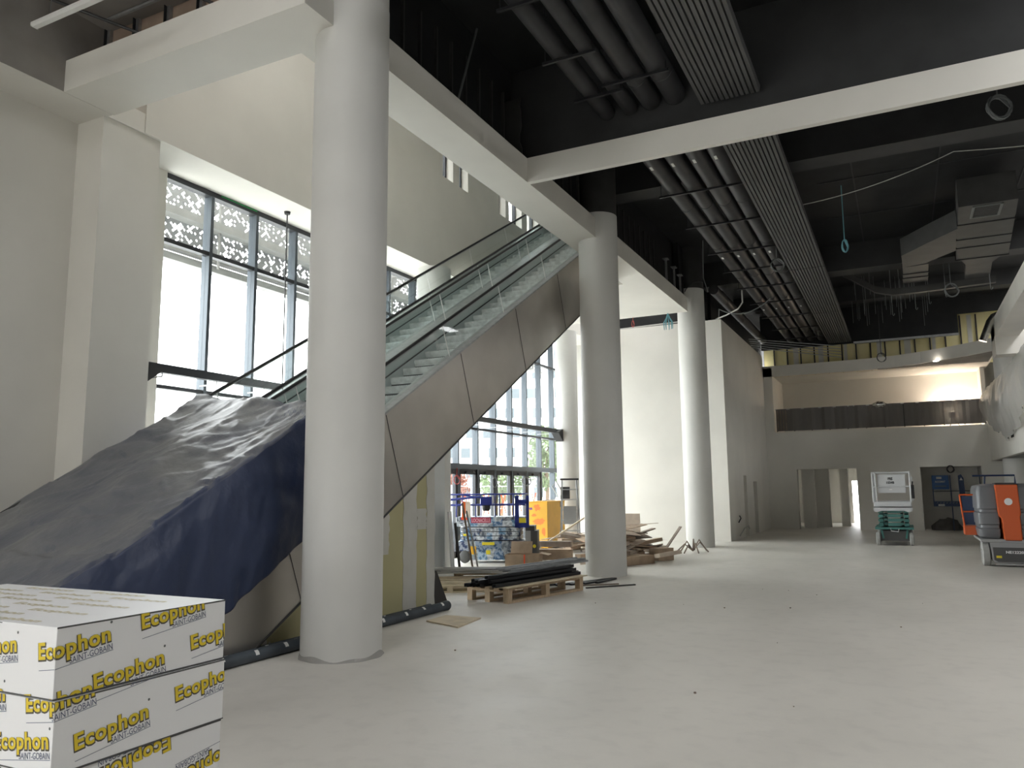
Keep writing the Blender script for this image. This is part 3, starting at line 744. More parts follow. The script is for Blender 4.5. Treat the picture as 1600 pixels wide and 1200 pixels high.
for k in range(16):
    y = 6.35+rnd.random()*1.7; z = rnd.random()*max(.02, under(y)-.08)+.02; r = rnd.uniform(.02, .045)
    m.prism([(y+r*math.cos(a*PI/4)*rnd.uniform(.6, 1.2), z+r*math.sin(a*PI/4)*rnd.uniform(.6, 1.2)) for a in range(8)], -6.401, -6.396)
struct('trim_27', m, 'joint_white')
m = MB(); m.prism([(10.15, 0), (14.86, 0), (14.86, under(14.86)), (10.15, under(10.15))], -9.25, -9.1); struct('wall_partition_far', m, 'board_white')

# ------------------------------------------------------------------ cartons in the foreground
K = .857; CX0, CY0 = -3.536, 2.370
BX, BY, BH, BZ = 2.065, 1.0, .328, .116
stack = [(2, 0, 0, 0), (1, .012, -.008, .004), (0, -.012, .012, -.006)]
WORDS = [(-.139, .818), (.526, .905), (.235, .62), (.897, .722), (-.80, .788), (-1.42, .84), (-1.1, .66), (-1.85, .72), (-.235, .54), (.127, .332), (.782, .434), (-.89, .52), (-.49, .317), (-1.3, .4), (-1.7, .55), (-2.1, .33)]
UPS = [(.77, .234), (1.30, .05), (.30, .12), (-.2, .22), (-.7, .1), (-1.2, .2), (-1.8, .12), (.2, -.08), (.85, -.1)]
def carton(level, dx, dy, rz, label):
    z0 = BZ+level*BH; z1 = z0+BH-.004
    o = thing('carton', label, 'box', (CX0-BX/2+dx, CY0+BY/2+dy, z0), rz, 'printed cartons on the pallet')
    m = MB(); m.box(-BX/2, BX/2, -BY/2, BY/2, 0, BH-.004); m.build('box_body', 'carton_white', o, bevel=.004)
    # tape seam at the bottom of each carton, and shut flap line
    m = MB(); m.box(-BX/2-.002, BX/2+.002, -BY/2-.002, BY/2+.002, 0, .006); m.build('lower_seam', 'carton_edge', o)
    m = MB(); m.box(BX/2, BX/2+.001, -BY/2, BY/2, BH-.012, BH-.004); m.build('top_edge', 'carton_edge', o)
    def conv(mbx, e=.0012):
        """flat print (u along the hall side from the corner, v height) wrapped round the corner; trimmed at the carton's edges"""
        bm = bmesh.new(); idx = [bm.verts.new((v[0], v[1], 0)) for v in mbx.v]
        for f, mi in zip(mbx.f, mbx.mi):
            try: ff = bm.faces.new([idx[i] for i in f]); ff.material_index = mi
            except ValueError: pass
        def cut(co, no, rem):
            g = bm.verts[:]+bm.edges[:]+bm.faces[:]
            bmesh.ops.bisect_plane(bm, geom=g, plane_co=co, plane_no=no, clear_outer=rem)
        cut((0, z0+.006, 0), (0, -1, 0), True); cut((0, z1-.002, 0), (0, 1, 0), True)
        cut((BY, 0, 0), (1, 0, 0), True); cut((-BX, 0, 0), (-1, 0, 0), True); cut((0, 0, 0), (1, 0, 0), False)
        for f in bm.faces: f.select = False
        bm.verts.index_update()
        out = MB()
        for f in bm.faces:
            cxm = sum(v.co.x for v in f.verts)/len(f.verts); pts = []
            lay = e*(1+.5*(2-f.material_index))
            for v in f.verts:
                u, w = v.co.x, v.co.y-z0
                pts.append((BX/2+lay, -BY/2+u, w) if cxm >= 0 else (BX/2+u, -BY/2-lay, w))
            out.add(pts, [tuple(range(len(pts)))], f.material_index)
        bm.free(); return out
    flat = MB()
    def word(u, v, up=False):
        u = u*K; v = 1.7-(1.7-v)*K
        sgn = -1 if up else 1
        ct, st_ = math.cos(.125), math.sin(.125)
        P = lambda ou, ov: (lambda a, b: (u+sgn*((a+ou)*ct-(b+ov)*st_), v+sgn*((a+ou)*st_+(b+ov)*ct), 0))
        text_mb(flat, 'Ecophon', .104, P(-.003, -.004), .407, .0072, 1, 1.06)
        text_mb(flat, 'Ecophon', .104, P(.001, 0), .399, .0030, 0, 1.06)
        text_mb(flat, 'SAINT-GOBAIN', .042, P(.185, -.046), .222, .0, 2)
        ln = [(0, -.049), (.41, -.049), (.41, -.0515), (0, -.0515)]
        flat.add([P(0, 0)(a, b) for a, b in ln], [(0, 1, 2, 3)], 2)
        flat.add([P(.402+.007, .085)(.007*math.cos(q*PI/4), .007*math.sin(q*PI/4)) for q in range(8)], [tuple(range(8))], 3)
    for u, v in WORDS:
        vv = 1.7-(1.7-v)*K
        if z0-.12 < vv < z1+.06 and level > 0: word(u, v)
    for u, v in UPS:
        vv = 1.7-(1.7-v)*K
        if z0-.06 < vv < z1+.12 and level == 0: word(u, v, True)
    pr = conv(flat); pr.build('printed_text', ['print_yellow', 'print_dark', 'print_blue', 'cable_grey'], o, fix=False, label='yellow Ecophon lettering over dark SAINT-GOBAIN lines')
    if level == 2:
        for r in range(8):
            for c in range(3):
                x = -BX/2+.05+c*.66+(.33 if r % 2 else 0); y = -BY/2+.05+r*.12
                if x+.42 > BX/2: continue
                t = MB(); text_mb(t, 'Ecophon', .075, lambda a, b: (x+a, y+b, BH-.003), .46, .003, 0); t.build('printed_word', 'print_beige', o, fix=False)
        t = MB(); t.bar((-BX/2, -BY/2-.001, BH-.045), (BX/2-.42, -BY/2-.001, BH-.008), .003, .003); t.build('flap_line', 'carton_edge', o)
carton(2, 0, 0, 0, 'white carton with yellow lettering, topmost of the stack in the foreground')
carton(1, .012, -.004, .006, 'white carton with yellow lettering, in the middle of the foreground stack')
carton(0, -.006, .01, -.008, 'white carton with upside-down lettering, at the bottom of the foreground stack')
def pallet(label, loc, rz, L=1.2, Wd=.8, m0='wood', group='wooden pallets'):
    o = thing('pallet', label, 'pallet', loc, rz, group)
    for k in range(5): mm = MB(); y = -Wd/2+.05+k*(Wd-.1)/4; mm.box(-L/2, L/2, y-.05, y+.05, .122, .144); mm.build('deck_board', m0, o)
    for x in (-L/2+.05, 0, L/2-.05): mm = MB(); mm.box(x-.05, x+.05, -Wd/2, Wd/2, .1, .122); mm.build('stringer', m0, o)
    for x in (-L/2+.05, 0, L/2-.05):
        for y in (-Wd/2+.05, 0, Wd/2-.05): mm = MB(); mm.box(x-.05, x+.05, y-.05, y+.05, .022, .1); mm.build('block', m0, o)
    for y in (-Wd/2+.05, 0, Wd/2-.05): mm = MB(); mm.box(-L/2, L/2, y-.05, y+.05, 0, .022); mm.build('bottom_board', m0, o)
    return o
p = pallet('wooden pallet hidden under the printed cartons', (CX0-BX/2, CY0+BY/2, 0), 0, 2.0, .98); p.scale = (1, 1, .116/.144)

# ------------------------------------------------------------------ drain pipes on the floor along the partition
def drain(x, y0, y1, r, label, seed, z=0):
    rnd = random.Random(seed); o = thing('drain_pipe', label, 'pipe', (x, (y0+y1)/2, z), 0, None)
    h = (y1-y0)/2
    m = MB()
    m.lathe((0, 0, r), [(r*.8, -h+.002), (r, -h), (r, h-.14), (r+.006, h-.13), (r+.006, h), (r*.8, h-.002)], 24, axis='Y')
    m.build('pipe', 'grey_pipe', o, smooth=True)
    for k in range(int((y1-y0)/.45)):
        y = -h+.3+k*.45+rnd.uniform(-.08, .08); a0 = rnd.uniform(.1, .6); mm = MB(); nn = 6
        vs = []
        for i in range(nn+1):
            a = a0+i/nn*.9
            for yy in (y-.025, y+.025): vs.append((math.cos(a)*(r+.002), yy, r+math.sin(a)*(r+.002)))
        mm.add(vs, [(2*i, 2*i+1, 2*i+3, 2*i+2) for i in range(nn)]); mm.build('label', 'label_white', o, fix=False)
drain(-6.22, 3.9, 9.75, .048, 'thinner dark drain pipe on the floor right against the partition', 1)
drain(-6.05, 3.6, 9.95, .062, 'thicker dark drain pipe on the floor on the open side of the pair', 2)
m = MB(); m.prism([(-5.75, 8.93), (-5.12, 8.68), (-5.2, 9.42), (-5.75, 9.42)], 0, .018, 'Z')
tag(m.build('floor_board', 'wood_pale'), 'thin flat board lying on the floor beside the end of the drain pipes', 'board')
#@@PART3
# ------------------------------------------------------------------ black ceiling: slatted strip panels, pipes, ducts
def strip_panel(y0, y1, label):
    m = MB(); n = 12; x0, x1 = -2.42, -1.52; p = (x1-x0)/n
    for k in range(n):
        x = x0+k*p; m.prism([(x+.012, 7.60), (x+p-.012, 7.60), (x+p-.004, 7.66), (x+.004, 7.66)], y0, y1, 'Y')
    m.box(x0, x1, y0, y1, 7.66, 7.70)
    return tag(m.build('ribbed_ceiling_panel', 'strip_metal'), label, 'ceiling panel')
strip_panel(3, 11.5, 'long ribbed dark metal panel under the ceiling, on the near side of the white cross beam')
strip_panel(11.8, 21.9, 'long ribbed dark metal panel under the ceiling, just beyond the white cross beam')
strip_panel(21.95, 27.9, 'ribbed dark metal panel under the ceiling, in the middle of the far run')
strip_panel(27.95, 34.2, 'ribbed dark metal panel under the ceiling, ending above the yellow boards')
def cpipe(x, r, y0, y1, label, marks=()):
    o = thing('ventilation_pipe', label, 'pipe', (x, (y0+y1)/2, 7.75+r)); h = (y1-y0)/2
    m = MB(); m.lathe((0, 0, 0), [(r, -h), (r, h)], 24, axis='Y'); m.build('pipe', 'black_pipe', o, smooth=True)
    y = -h+1.6
    while y < h: m = MB(); m.lathe((0, y, 0), [(r+.001, -.03), (r+.008, -.025), (r+.008, .025), (r+.001, .03)], 24, axis='Y'); m.build('collar', 'black_pipe', o, smooth=True); y += 3.1
    for yy in marks:
        m = MB(); m.obb((-.03, yy-(y0+y1)/2, -r-.002), (.05, .16, .006)); m.build('white_label', 'label_white', o)
ordn = ('leftmost', 'second from left', 'third from left', 'rightmost')
for i, (x, r) in enumerate(((-3.97, .13), (-3.57, .12), (-3.22, .155), (-2.83, .17))):
    cpipe(x, r, 3, 11.6, 'black pipe before the white cross beam, %s of four' % ordn[i])
for i, (x, r) in enumerate(((-3.86, .16), (-3.45, .15), (-3.05, .165), (-2.66, .17))):
    cpipe(x, r, 11.8, 34.2, 'long black pipe beyond the white cross beam, %s of four' % ordn[i], (13.85+.02*i, 20.4, 27.2))
cpipe(-4.95, .16, 24.2, 33.8, 'black pipe high beside the side wall, apart from the four pipes')
def hanger(x0, x1, y, grp):
    o = thing('pipe_hanger', 'thin black cross bar with drop rods carrying the ceiling pipes '+('before' if y < 11.5 else 'beyond')+' the white cross beam', 'hanger', ((x0+x1)/2, y, 7.7), 0, grp)
    w = (x1-x0)/2; m = MB(); m.box(-w, w, -.02, .02, 0, .04); m.build('cross_bar', 'black_steel', o)
    for x in (-w+.04, w-.04): m = MB(); m.tube([(x, 0, 0), (x, 0, CZ-7.7)], .008, 6); m.build('drop_rod', 'black_steel', o)
for a in ((-4.2, -3.4, 8.1), (-4.2, -3.4, 9.5), (-3.65, -2.63, 10.46), (-4.2, -3.4, 10.7), (-3.4, -2.6, 6.9)): hanger(*a, 'hangers on the near side of the cross beam')
for y in (13.3, 15.3, 17.5, 19.8, 21.7, 23.8, 26, 28.4, 30.8, 33): hanger(-4.15, -2.45, y, 'hangers on the far side of the cross beam')
def slabbeam(y0, y1, z0, label, m='black_beam', x0=-5.5, x1=9): return tag(B(x0, x1, y0, y1, z0, CZ).build('ceiling_beam', m), label, 'beam')
slabbeam(16.0, 16.6, 8.25, 'black painted cross beam of the ceiling over the middle of the hall')
slabbeam(25.1, 25.8, 8.25, 'black painted cross beam of the ceiling above the dark ducts')
slabbeam(4.6, 5.2, 8.3, 'black painted cross beam of the ceiling nearest the viewer')
slabbeam(30.6, 31.2, 8.5, 'black painted cross beam of the ceiling closest to the yellow boards')
o = MB(); 
for x in (-.6, 1.2, 3.0): o.box(x, x+.03, 16.6, 25.1, CZ-.02, CZ)
for y in (19.6, 22.4): o.box(-1.4, 5, y, y+.03, CZ-.02, CZ)
struct('trim_30', o, 'black_beam')
# main dark duct with grille and branches
o = thing('air_duct', 'wide black insulated duct with a pale framed grille at its near end', 'duct', (2.2, 22, 7.9))
def D(mb): mb.v = [(v[0]-2.2, v[1]-22, v[2]-7.9) for v in mb.v]; return mb
m = MB(); m.prism([(1.52, 19.5), (2.66, 19.5), (2.95, 24.2), (1.72, 24.2)], 7.9, 8.55, 'Z'); D(m).build('main_duct', 'duct_black', o)
m = MB(); m.prism([(1.80, 24.2), (2.85, 24.2), (2.65, 25.0), (2.0, 25.0)], 7.93, 8.5, 'Z'); D(m).build('reducer', 'duct_black', o)
m = MB(); m.prism([(2.0, 25.0), (2.65, 25.0), (2.75, 27.0), (2.1, 27.0)], 7.95, 8.4, 'Z'); D(m).build('end_section', 'duct_black', o)
m = MB(); m.prism([(.36, 23.1), (1.0, 22.1), (1.62, 21.2), (1.72, 23.2), (1.1, 24.0), (1.0, 24.2), (.40, 24.4)], 7.92, 8.4, 'Z'); D(m).build('branch', 'duct_black', o)
m = MB(); m.prism([(.40, 24.4), (1.05, 24.3), (1.08, 26.4), (.40, 26.4)], 7.92, 8.35, 'Z'); D(m).build('branch_end', 'duct_black', o)
for y in (20.9, 22.2, 23.0, 24.2): t = (y-19.5)/4.7; m = MB(); m.box(1.50+.2*t, 2.68+.28*t, y-.02, y+.02, 7.88, 8.57); D(m).build('flange', 'black_paint', o)
for y in (25.2, 25.7): m = MB(); m.box(.38, 1.08, y-.02, y+.02, 7.90, 8.37); D(m).build('flange', 'black_paint', o)
m = MB()
for a in ((1.80, 2.40, 19.62, 19.67), (1.80, 2.40, 20.43, 20.48), (1.80, 1.85, 19.62, 20.48), (2.35, 2.40, 19.62, 20.48)): m.box(*a, 7.885, 7.9)
D(m).build('grille_frame', 'cable_grey', o, label='pale grille frame')
m = MB()
for k in range(9): m.box(1.86, 2.34, 19.72+k*.08, 19.735+k*.08, 7.892, 7.9)
D(m).build('grille_bars', 'duct_black', o)
# cable tray with a sagging left part
pth = [(-1.3, 26.2, 8.35), (-.9, 26.6, 8.15), (-.4, 26.9, 7.85), (0.1, 27, 7.72), (.8, 27, 7.72), (2.9, 27, 7.78)]
m = MB(); vs = [(x, y-.1, z) for x, y, z in pth]+[(x, y+.1, z) for x, y, z in pth]+[(x, y-.1, z+.2) for x, y, z in pth]
n = len(pth); m.add(vs, [(i, i+1, n+i+1, n+i) for i in range(n-1)]+[(i, i+1, 2*n+i+1, 2*n+i) for i in range(n-1)])
tag(m.build('cable_tray', 'duct_black'), 'dull dark cable tray bending down below the ducts', 'cable tray')
# thin rods hanging from the far ceiling
rnd = random.Random(11)
for k in range(34):
    x = rnd.uniform(-1.3, 1.2); y = rnd.uniform(28, 33.2); zb = rnd.uniform(7.65, 8.3)
    m = MB(); m.tube([(x, y, zb), (x, y, CZ)], .009, 5); tag(m.build('threaded_rod', 'cable_grey'), 'thin threaded rod hanging from the black ceiling before the yellow boards', 'rod', 'threaded rods under the far ceiling')
for x, y in ((-2.65, 29.5), (-2.7, 30.3), (-2.62, 31), (-2.72, 31.6), (-2.6, 32.2), (-2.66, 32.9)):
    m = MB(); m.tube([(x, y, 7.6), (x, y, CZ)], .009, 5); tag(m.build('threaded_rod', 'cable_grey'), 'thin threaded rod hanging left of the far end of the ribbed panel', 'rod', 'threaded rods left of the ribbed panel')
for x, y, z0, lab in ((.05, 27.5, 7.2, 'first'), (.72, 27.4, 7.3, 'second'), (1.1, 27.2, 7.4, 'third'), (1.55, 26.9, 7.5, 'fourth'), (2.7, 26.5, 7.5, 'fifth')):
    m = MB(); m.tube([(x, y, CZ), (x, y, z0), (x+.02, y, z0-.03), (x+.05, y, z0), (x+.05, y, z0+.04)], .012, 6)
    tag(m.build('hooked_rod', 'cable_grey'), 'pale hooked rod hanging below the dark ducts, %s from the left' % lab, 'rod')
def coil(c, r, turns, mt, label, tilt=0, wire=.008, up=None, flat=1.0, rz=.45):
    R = Euler((tilt, 0, rz)).to_matrix(); rnd = random.Random(int(c[0]*100+c[1]*10)); pts = []
    for k in range(turns*18+1):
        a = 2*PI*k/18; rr = r*(1+.12*math.sin(k*.37)+rnd.uniform(-.02, .02)); v = R@Vector((rr*math.cos(a)*flat, .03*math.sin(k*.5), rr*math.sin(a))); pts.append(Vector(c)+v)
    if up: pts += [Vector((c[0], c[1], c[2]+r)), Vector((c[0]+.01, c[1], up))]
    m = MB(); m.tube(pts, wire, 5); return tag(m.build('cable_coil', mt), label, 'cable')
coil((1.64, 13, 7.27), .17, 8, 'cable_grey', 'dark ring of coiled cable hanging right of the cross beam', up=CZ, wire=.012)
coil((-.89, 20, 7.50), .15, 3, 'cable_blue', 'pale blue ring of cable hanging right of the ribbed panel', up=CZ, wire=.014, flat=.45)
coil((-2.48, 20, 7.25), .16, 4, 'cable_grey', 'tangled grey cable coil hanging left of the ribbed panel', up=CZ, wire=.009)
coil((-.43, 31, 6.35), .16, 2, 'dark_plastic', 'thin dark cable ring hanging before the yellow boards', up=8.5, wire=.01)
coil((1.66, 26.2, 7.50), .2, 4, 'cable_grey', 'brownish cable coil hanging under the cable tray', up=CZ, wire=.012)
coil((-7.05, 22.42, 6.68), .10, 3, 'cable_red', 'small red cable coil hanging from the soffit edge', wire=.007, flat=.35, up=6.9)
coil((-10.32, 17.44, 1.98), .11, 3, 'cable_red', 'red and white cable coil hanging at the left glass door', wire=.010, flat=.7, up=2.3)
coil((-10.32, 19.54, 1.92), .14, 3, 'cable_grey', 'oval cable coil hanging at the middle glass doors', wire=.010, flat=.5, up=2.3)
coil((-10.32, 21.6, 1.97), .13, 4, 'cable_grey', 'round cable coil hanging at the glass doors by the yellow cabinet', wire=.014, up=2.3)
# blue bundle of cable ends at the soffit corner
m = MB()
for k in range(9):
    a = k*.7; m.tube([(-5.96, 22.42, 6.905), (-5.96+.06*math.cos(a), 22.42, 6.75), (-5.96+.14*math.cos(a), 22.42+.05*math.sin(a), 6.62), (-5.96+.13*math.cos(a), 22.42, 6.42+.03*math.sin(k*2))], .012, 5)
tag(m.build('cable_bundle', 'cable_blue'), 'bunch of blue cable ends hanging at the corner of the white soffit', 'cable')
def cable(pts, r, mt, label): m = MB(); m.tube(pts, r, 6); return tag(m.build('cable', mt), label, 'cable')
cable(catenary((-1.6, 18, 7.70), (-1.6, 18, 8.02), 0, 2)+catenary((-1.6, 18, 8.02), (1.41, 18, 8.64), .12)+catenary((1.41, 18, 8.64), (9.0, 18, 8.6), .25)[1:], .010, 'cable_white', 'long thin pale cable slung across the black ceiling towards the right')
cable(catenary((-8.9, 26.1, 7.36), (-5.9, 26.1, 7.42), .0), .025, 'cable_white', 'cream conduit in the dark gap above the bright end wall')
cable([(-4.3, 25.5, 8.1), (-4.3, 25.5, 7.7), (-4.45, 25.5, 7.5), (-4.9, 25.8, 7.40), (-5.3, 26.1, 7.36)], .025, 'cable_white', 'thick white cable curving down right of the rearmost column')
cable([(-5.2, 26.1, 7.35)]+catenary((-5.1, 25.7, 7.6), (-3.45, 25.6, 7.74), .3), .018, 'cable_grey', 'thin grey cable sagging from the rearmost column to the pipes')
cable([(-5.0, 23.6, 7.7), (-4.9, 22.6, 7.9), (-4.35, 20.2, 8.25)], .010, 'cable_grey', 'thin wire from the rearmost column up to a pipe hanger')
cable([(-5.55, 22.93, 7.62), (-5.5, 22.95, 7.72), (-5.3, 22.98, 7.9), (-5.05, 23.2, 7.95)], .014, 'dark_plastic', 'dark wire slung round the top of the rearmost column')
for i in range(5):
    m = MB(); x0 = -5.0; m.tube([(x0, 30.6+i*.14, 7.42-.06*i), (-1.8, 31.4+i*.12, 6.98-.09*i)], .016, 6)
    tag(m.build('metal_rod', 'galvanised'), 'long thin metal rod hung slanting before the yellow boards', 'rod', 'slanting rods before the yellow boards')
# studs standing above the white edge beam
for i, (y, h) in enumerate(((20.5, .64), (21.35, .62), (22.0, .55))):
    o = thing('steel_post', 'grey steel post with a flat head plate above the soffit, %s from the left' % ('first', 'second', 'third')[i], 'post', (-5.45, y, ZT))
    m = MB(); m.box(-.025, .025, -.025, .025, 0, h); m.build('post', 'galvanised', o)
    m = MB(); m.box(-.07, .07, -.10, .10, h, h+.025); m.build('head_plate', 'galvanised', o)
y = 7.6
while y < 20:
    if not (14.5 < y < 15.7):
        m = MB(); m.box(-5.62, -5.57, y, y+.03, ZT, 8.35); tag(m.build('wall_stud', 'duct_black'), 'dark metal stud standing on the white edge beam', 'stud', 'dark studs along the white edge beam')
    y += .42
m = MB(); m.tube([(-5.45, 9.83, 8.82), (-5.45, 9.24, 7.35)], .018, 6); tag(m.build('brace_rod', 'cable_grey'), 'slanting grey brace rod rising from the edge beam before the cross beam', 'rod')
rnd = random.Random(2); zz = [7.33+k*.13 for k in range(9)]
m = MB(); m.prism([(-6.0, 7.33)]+[(-5.43+rnd.uniform(-.025, .025), z) for z in zz]+[(-6.0, 8.35)], 11.30, 11.33, 'Y'); tag(m.build('plaster_board', 'duct_black'), 'dark board with a torn white edge standing where the two white beams meet', 'board')
# ------------------------------------------------------------------ open ceiling at the upper left
for i, x in enumerate((-9.38, -8.8, -8.2, -7.6, -7.0, -6.4, -5.85)):
    o = thing('wall_stud', 'light metal stud against the brown boards at the upper left', 'stud', (x, 6.45, ZT), 0, 'metal studs at the upper left')
    m = MB(); m.box(-.03, .03, -.003, .045, 0, 1.25); m.build('web', 'galvanised', o)
    m = MB(); m.box(-.03, -.025, -.045, .0, 0, 1.25); m.build('flange', 'frame_dark', o)
tag(B(-9.42, -5.7, 5.0, 6.49, 8.05, 8.3).build('plenum_slab', 'bare_board'), 'grey slab over the open ceiling at the upper left', 'slab')
m = MB(); m.tube([(-9.1, 6.2, 7.96), (-6.2, 6.2, 7.96)], .025, 8); tag(m.build('conduit', 'galvanised'), 'shiny horizontal conduit before the brown boards at the upper left', 'conduit')
m = MB(); m.tube([(-9.35, 5.6, 8.0), (-8.2, 6.35, 7.5)], .02, 6); tag(m.build('conduit', 'dark_plastic'), 'dark slanting conduit left of the studs at the upper left', 'conduit')
m = MB(); m.tube([(-8.0, 5.4, 8.05), (-6.9, 6.4, 7.5)], .02, 6); tag(m.build('conduit', 'dark_plastic'), 'dark slanting conduit crossing the studs at the upper left', 'conduit')
o = thing('batten_light', 'unlit white batten light under the open ceiling at the upper left', 'light', (-8.05, 5.32, 7.40))
m = MB(); m.prism([(-.05, .03), (-.05, 0), (-.03, -.02), (.03, -.02), (.05, 0), (.05, .03)], -1.1, 1.1, 'X'); m.build('housing', 'label_white', o)
m = MB(); m.box(-1.103, -1.1, -.05, .05, -.02, .03); m.build('end_cap', 'cable_white', o)
for x in (-.8, .8): m = MB(); m.tube([(x, 0, .03), (x, 0, .63)], .005, 5); m.build('suspension_wire', 'cable_grey', o)

# ------------------------------------------------------------------ right gallery dressing, back gallery
def film(x, y0, y1, label):
    NX, NZ = 60, 26; vs = []; fs = []
    for i in range(NX+1):
        t = i/NX; y = y0+(y1-y0)*t
        ztop = 5.15+.05*math.sin(t*9)
        zbot = 3.55+.45*math.sin(t*7+1)+.25*noise.noise(Vector((y*.7, 3, 1)))
        for j in range(NZ+1):
            k = j/NZ; z = zbot+(ztop-zbot)*k
            xx = x-.10-.16*math.sin(PI*k)-.05*math.sin(y*7+3*k)*(1-k)-.08*noise.noise(Vector((y*1.5, z*1.5, 5)))
            vs.append((xx, y, z))
    for i in range(NX):
        for j in range(NZ): a = i*(NZ+1)+j; fs.append((a, a+1, a+NZ+2, a+NZ+1))
    m = MB(); m.add(vs, fs); o = m.build('plastic_sheet', 'plastic_film'); 
    for p in o.data.polygons: p.use_smooth = True
    return tag(o, label, 'plastic sheet')
film(3.0, 20, 34.0, 'creased clear plastic sheet draped over the right gallery railing')
o = thing('gallery_railing', 'white gallery railing covered by plastic on the right', 'railing', (3.06, 26.5, 4.15))
m = MB(); m.box(-.03, .03, -7.4, 7.9, .9, .96); m.build('top_rail', 'white_paint', o)
for k in range(9): m = MB(); y = -7.3+k*1.88; m.box(-.02, .02, y-.02, y+.02, 0, .9); m.build('post', 'white_paint', o)
o = thing('wall_bracket', 'pair of small black brackets fixed on the white gallery front at the right', 'bracket', (2.985, 27.4, 3.12))
for dy in (-.16, .16):
    m = MB(); m.box(-.02, .015, dy-.02, dy+.02, .0, .42); m.tube([(-.03, dy-.07, .12), (-.03, dy+.07, .12)], .03, 8); m.tube([(-.03, dy-.07, .3), (-.03, dy+.07, .3)], .03, 8); m.build('bracket_bar', 'dark_plastic', o)
o = thing('back_railing', 'railing of the back gallery wrapped in grey film', 'railing', (-.9, YB-.02, 4.05))
m = MB(); N_ = 60
vs = [(-3.75+7.6*i/N_, -.03*math.sin(i*1.3)-.02*math.sin(i*3.1), z) for i in range(N_+1) for z in (.02, .95)]
m.add(vs, [(2*i, 2*i+1, 2*i+3, 2*i+2) for i in range(N_)]); f = m.build('film_wrap', 'film_grey', o, fix=False)
m = MB(); m.box(-3.8, 3.85, .02, .07, .92, .96); m.build('top_rail', 'galvanised', o)
for k in range(12): m = MB(); x = -3.75+k*.69; m.box(x-.02, x+.02, .02, .06, 0, .92); m.build('post', 'duct_black', o)
m = MB()
for k in range(4): m.box(-3.72+k*.11, -3.68+k*.11, -.05, -.04, .05, .9)
m.build('wood_battens', 'wood_dark', o)
# crumpled clear bag on the rail
m = MB(); bmx = bmesh.new(); bmesh.ops.create_icosphere(bmx, subdivisions=3, radius=.2)
m.add([(v.co.x*1.3*(1+.4*noise.noise(v.co*9))-.66, v.co.y*.7+YB-.1, v.co.z*.6*(1+.5*noise.noise(v.co*13))+4.98) for v in bmx.verts], [tuple(v.index for v in f.verts) for f in bmx.faces]); bmx.free()
tag(m.build('plastic_bag', 'shiny_duct'), 'crumpled shiny plastic bundle on the rail of the back gallery', 'bag')
# work lamp behind the rail, aimed at the gallery wall
o = thing('work_lamp', 'bright work lamp glowing behind the rail of the back gallery', 'lamp', (2.0, 37.15, 4.02))
m = MB()
for a in (0, 2.1, 4.2): m.tube([(0, 0, .5), (.35*math.cos(a), .35*math.sin(a), 0)], .014, 6)
m.build('tripod', 'dark_plastic', o)
m = MB(); m.box(-.13, .13, -.08, .0, .5, .72); m.build('lamp_body', 'orange', o)
m = MB(); m.box(-.11, .11, .0, .01, .52, .70); m.build('lamp_glass', 'lamp_face', o)
def lamp(kind, name, loc, energy, col, parent=None, **kw):
    l = bpy.data.lights.new(name, kind); l.energy = energy; l.color = col
    for k, v in kw.items(): setattr(l, k, v)
    q = bpy.data.objects.new(name, l); COL.objects.link(q); q.location = loc
    if parent: q.parent = parent
    return q
q = lamp('SPOT', 'lamp_beam', (0, .04, .62), 55, (1, .86, .72), o, spot_size=2.6, spot_blend=.6, shadow_soft_size=.12); q.rotation_euler = (PI/2+.55, 0, 0)
q = lamp('POINT', 'lamp_glow', (0, .12, .85), 24, (1, .84, .68), o, shadow_soft_size=.12)
m = MB(); m.lathe((1.4, 33.2, 6.39), [(.09, 0), (.1, .02)], 16); tag(m.build('downlight', 'lamp_face'), 'small lit downlight in the slatted soffit above the back gallery', 'light')
# shiny round duct at the right
m = MB(); m.tube([(2.72, 30.3, 6.55), (2.98, 30.3, 7.2), (3.1, 30.3, 7.36), (3.25, 30.3, 7.42), (3.8, 30.3, 7.42)], .12, 20); m2 = m.build('metal_duct', 'shiny_duct', smooth=True); tag(m2, 'shiny round metal duct with a bend above the right gallery', 'duct')
# ------------------------------------------------------------------ lifting machines
def lcl(o, mb): return mb
def wheel(parent, x, y, r, w, mt='tyre', name='wheel'):
    m = MB(); m.lathe((x, y, r), [(r*.82, -w/2), (r, -w/2+.02), (r, w/2-.02), (r*.82, w/2)], 28, axis='X'); wh = m.build(name, mt, parent, smooth=True)
    m = MB(); m.lathe((x, y, r), [(r*.45, -w/2-.006), (r*.45, w/2+.006)], 16, axis='X'); m.build('hub', 'chassis_grey', wh, smooth=True)
    return wh
def put_text(s, parent, size, x0, y, z0, width, mt, name='lettering', bold=.004, face='-Y', label=None):
    m = MB(); text_mb(m, s, size, (lambda u, v: (x0+u, y, z0+v)) if face == '-Y' else (lambda u, v: (y, x0+u, z0+v)), width, bold)
    return m.build(name, mt, parent, fix=False, label=label)
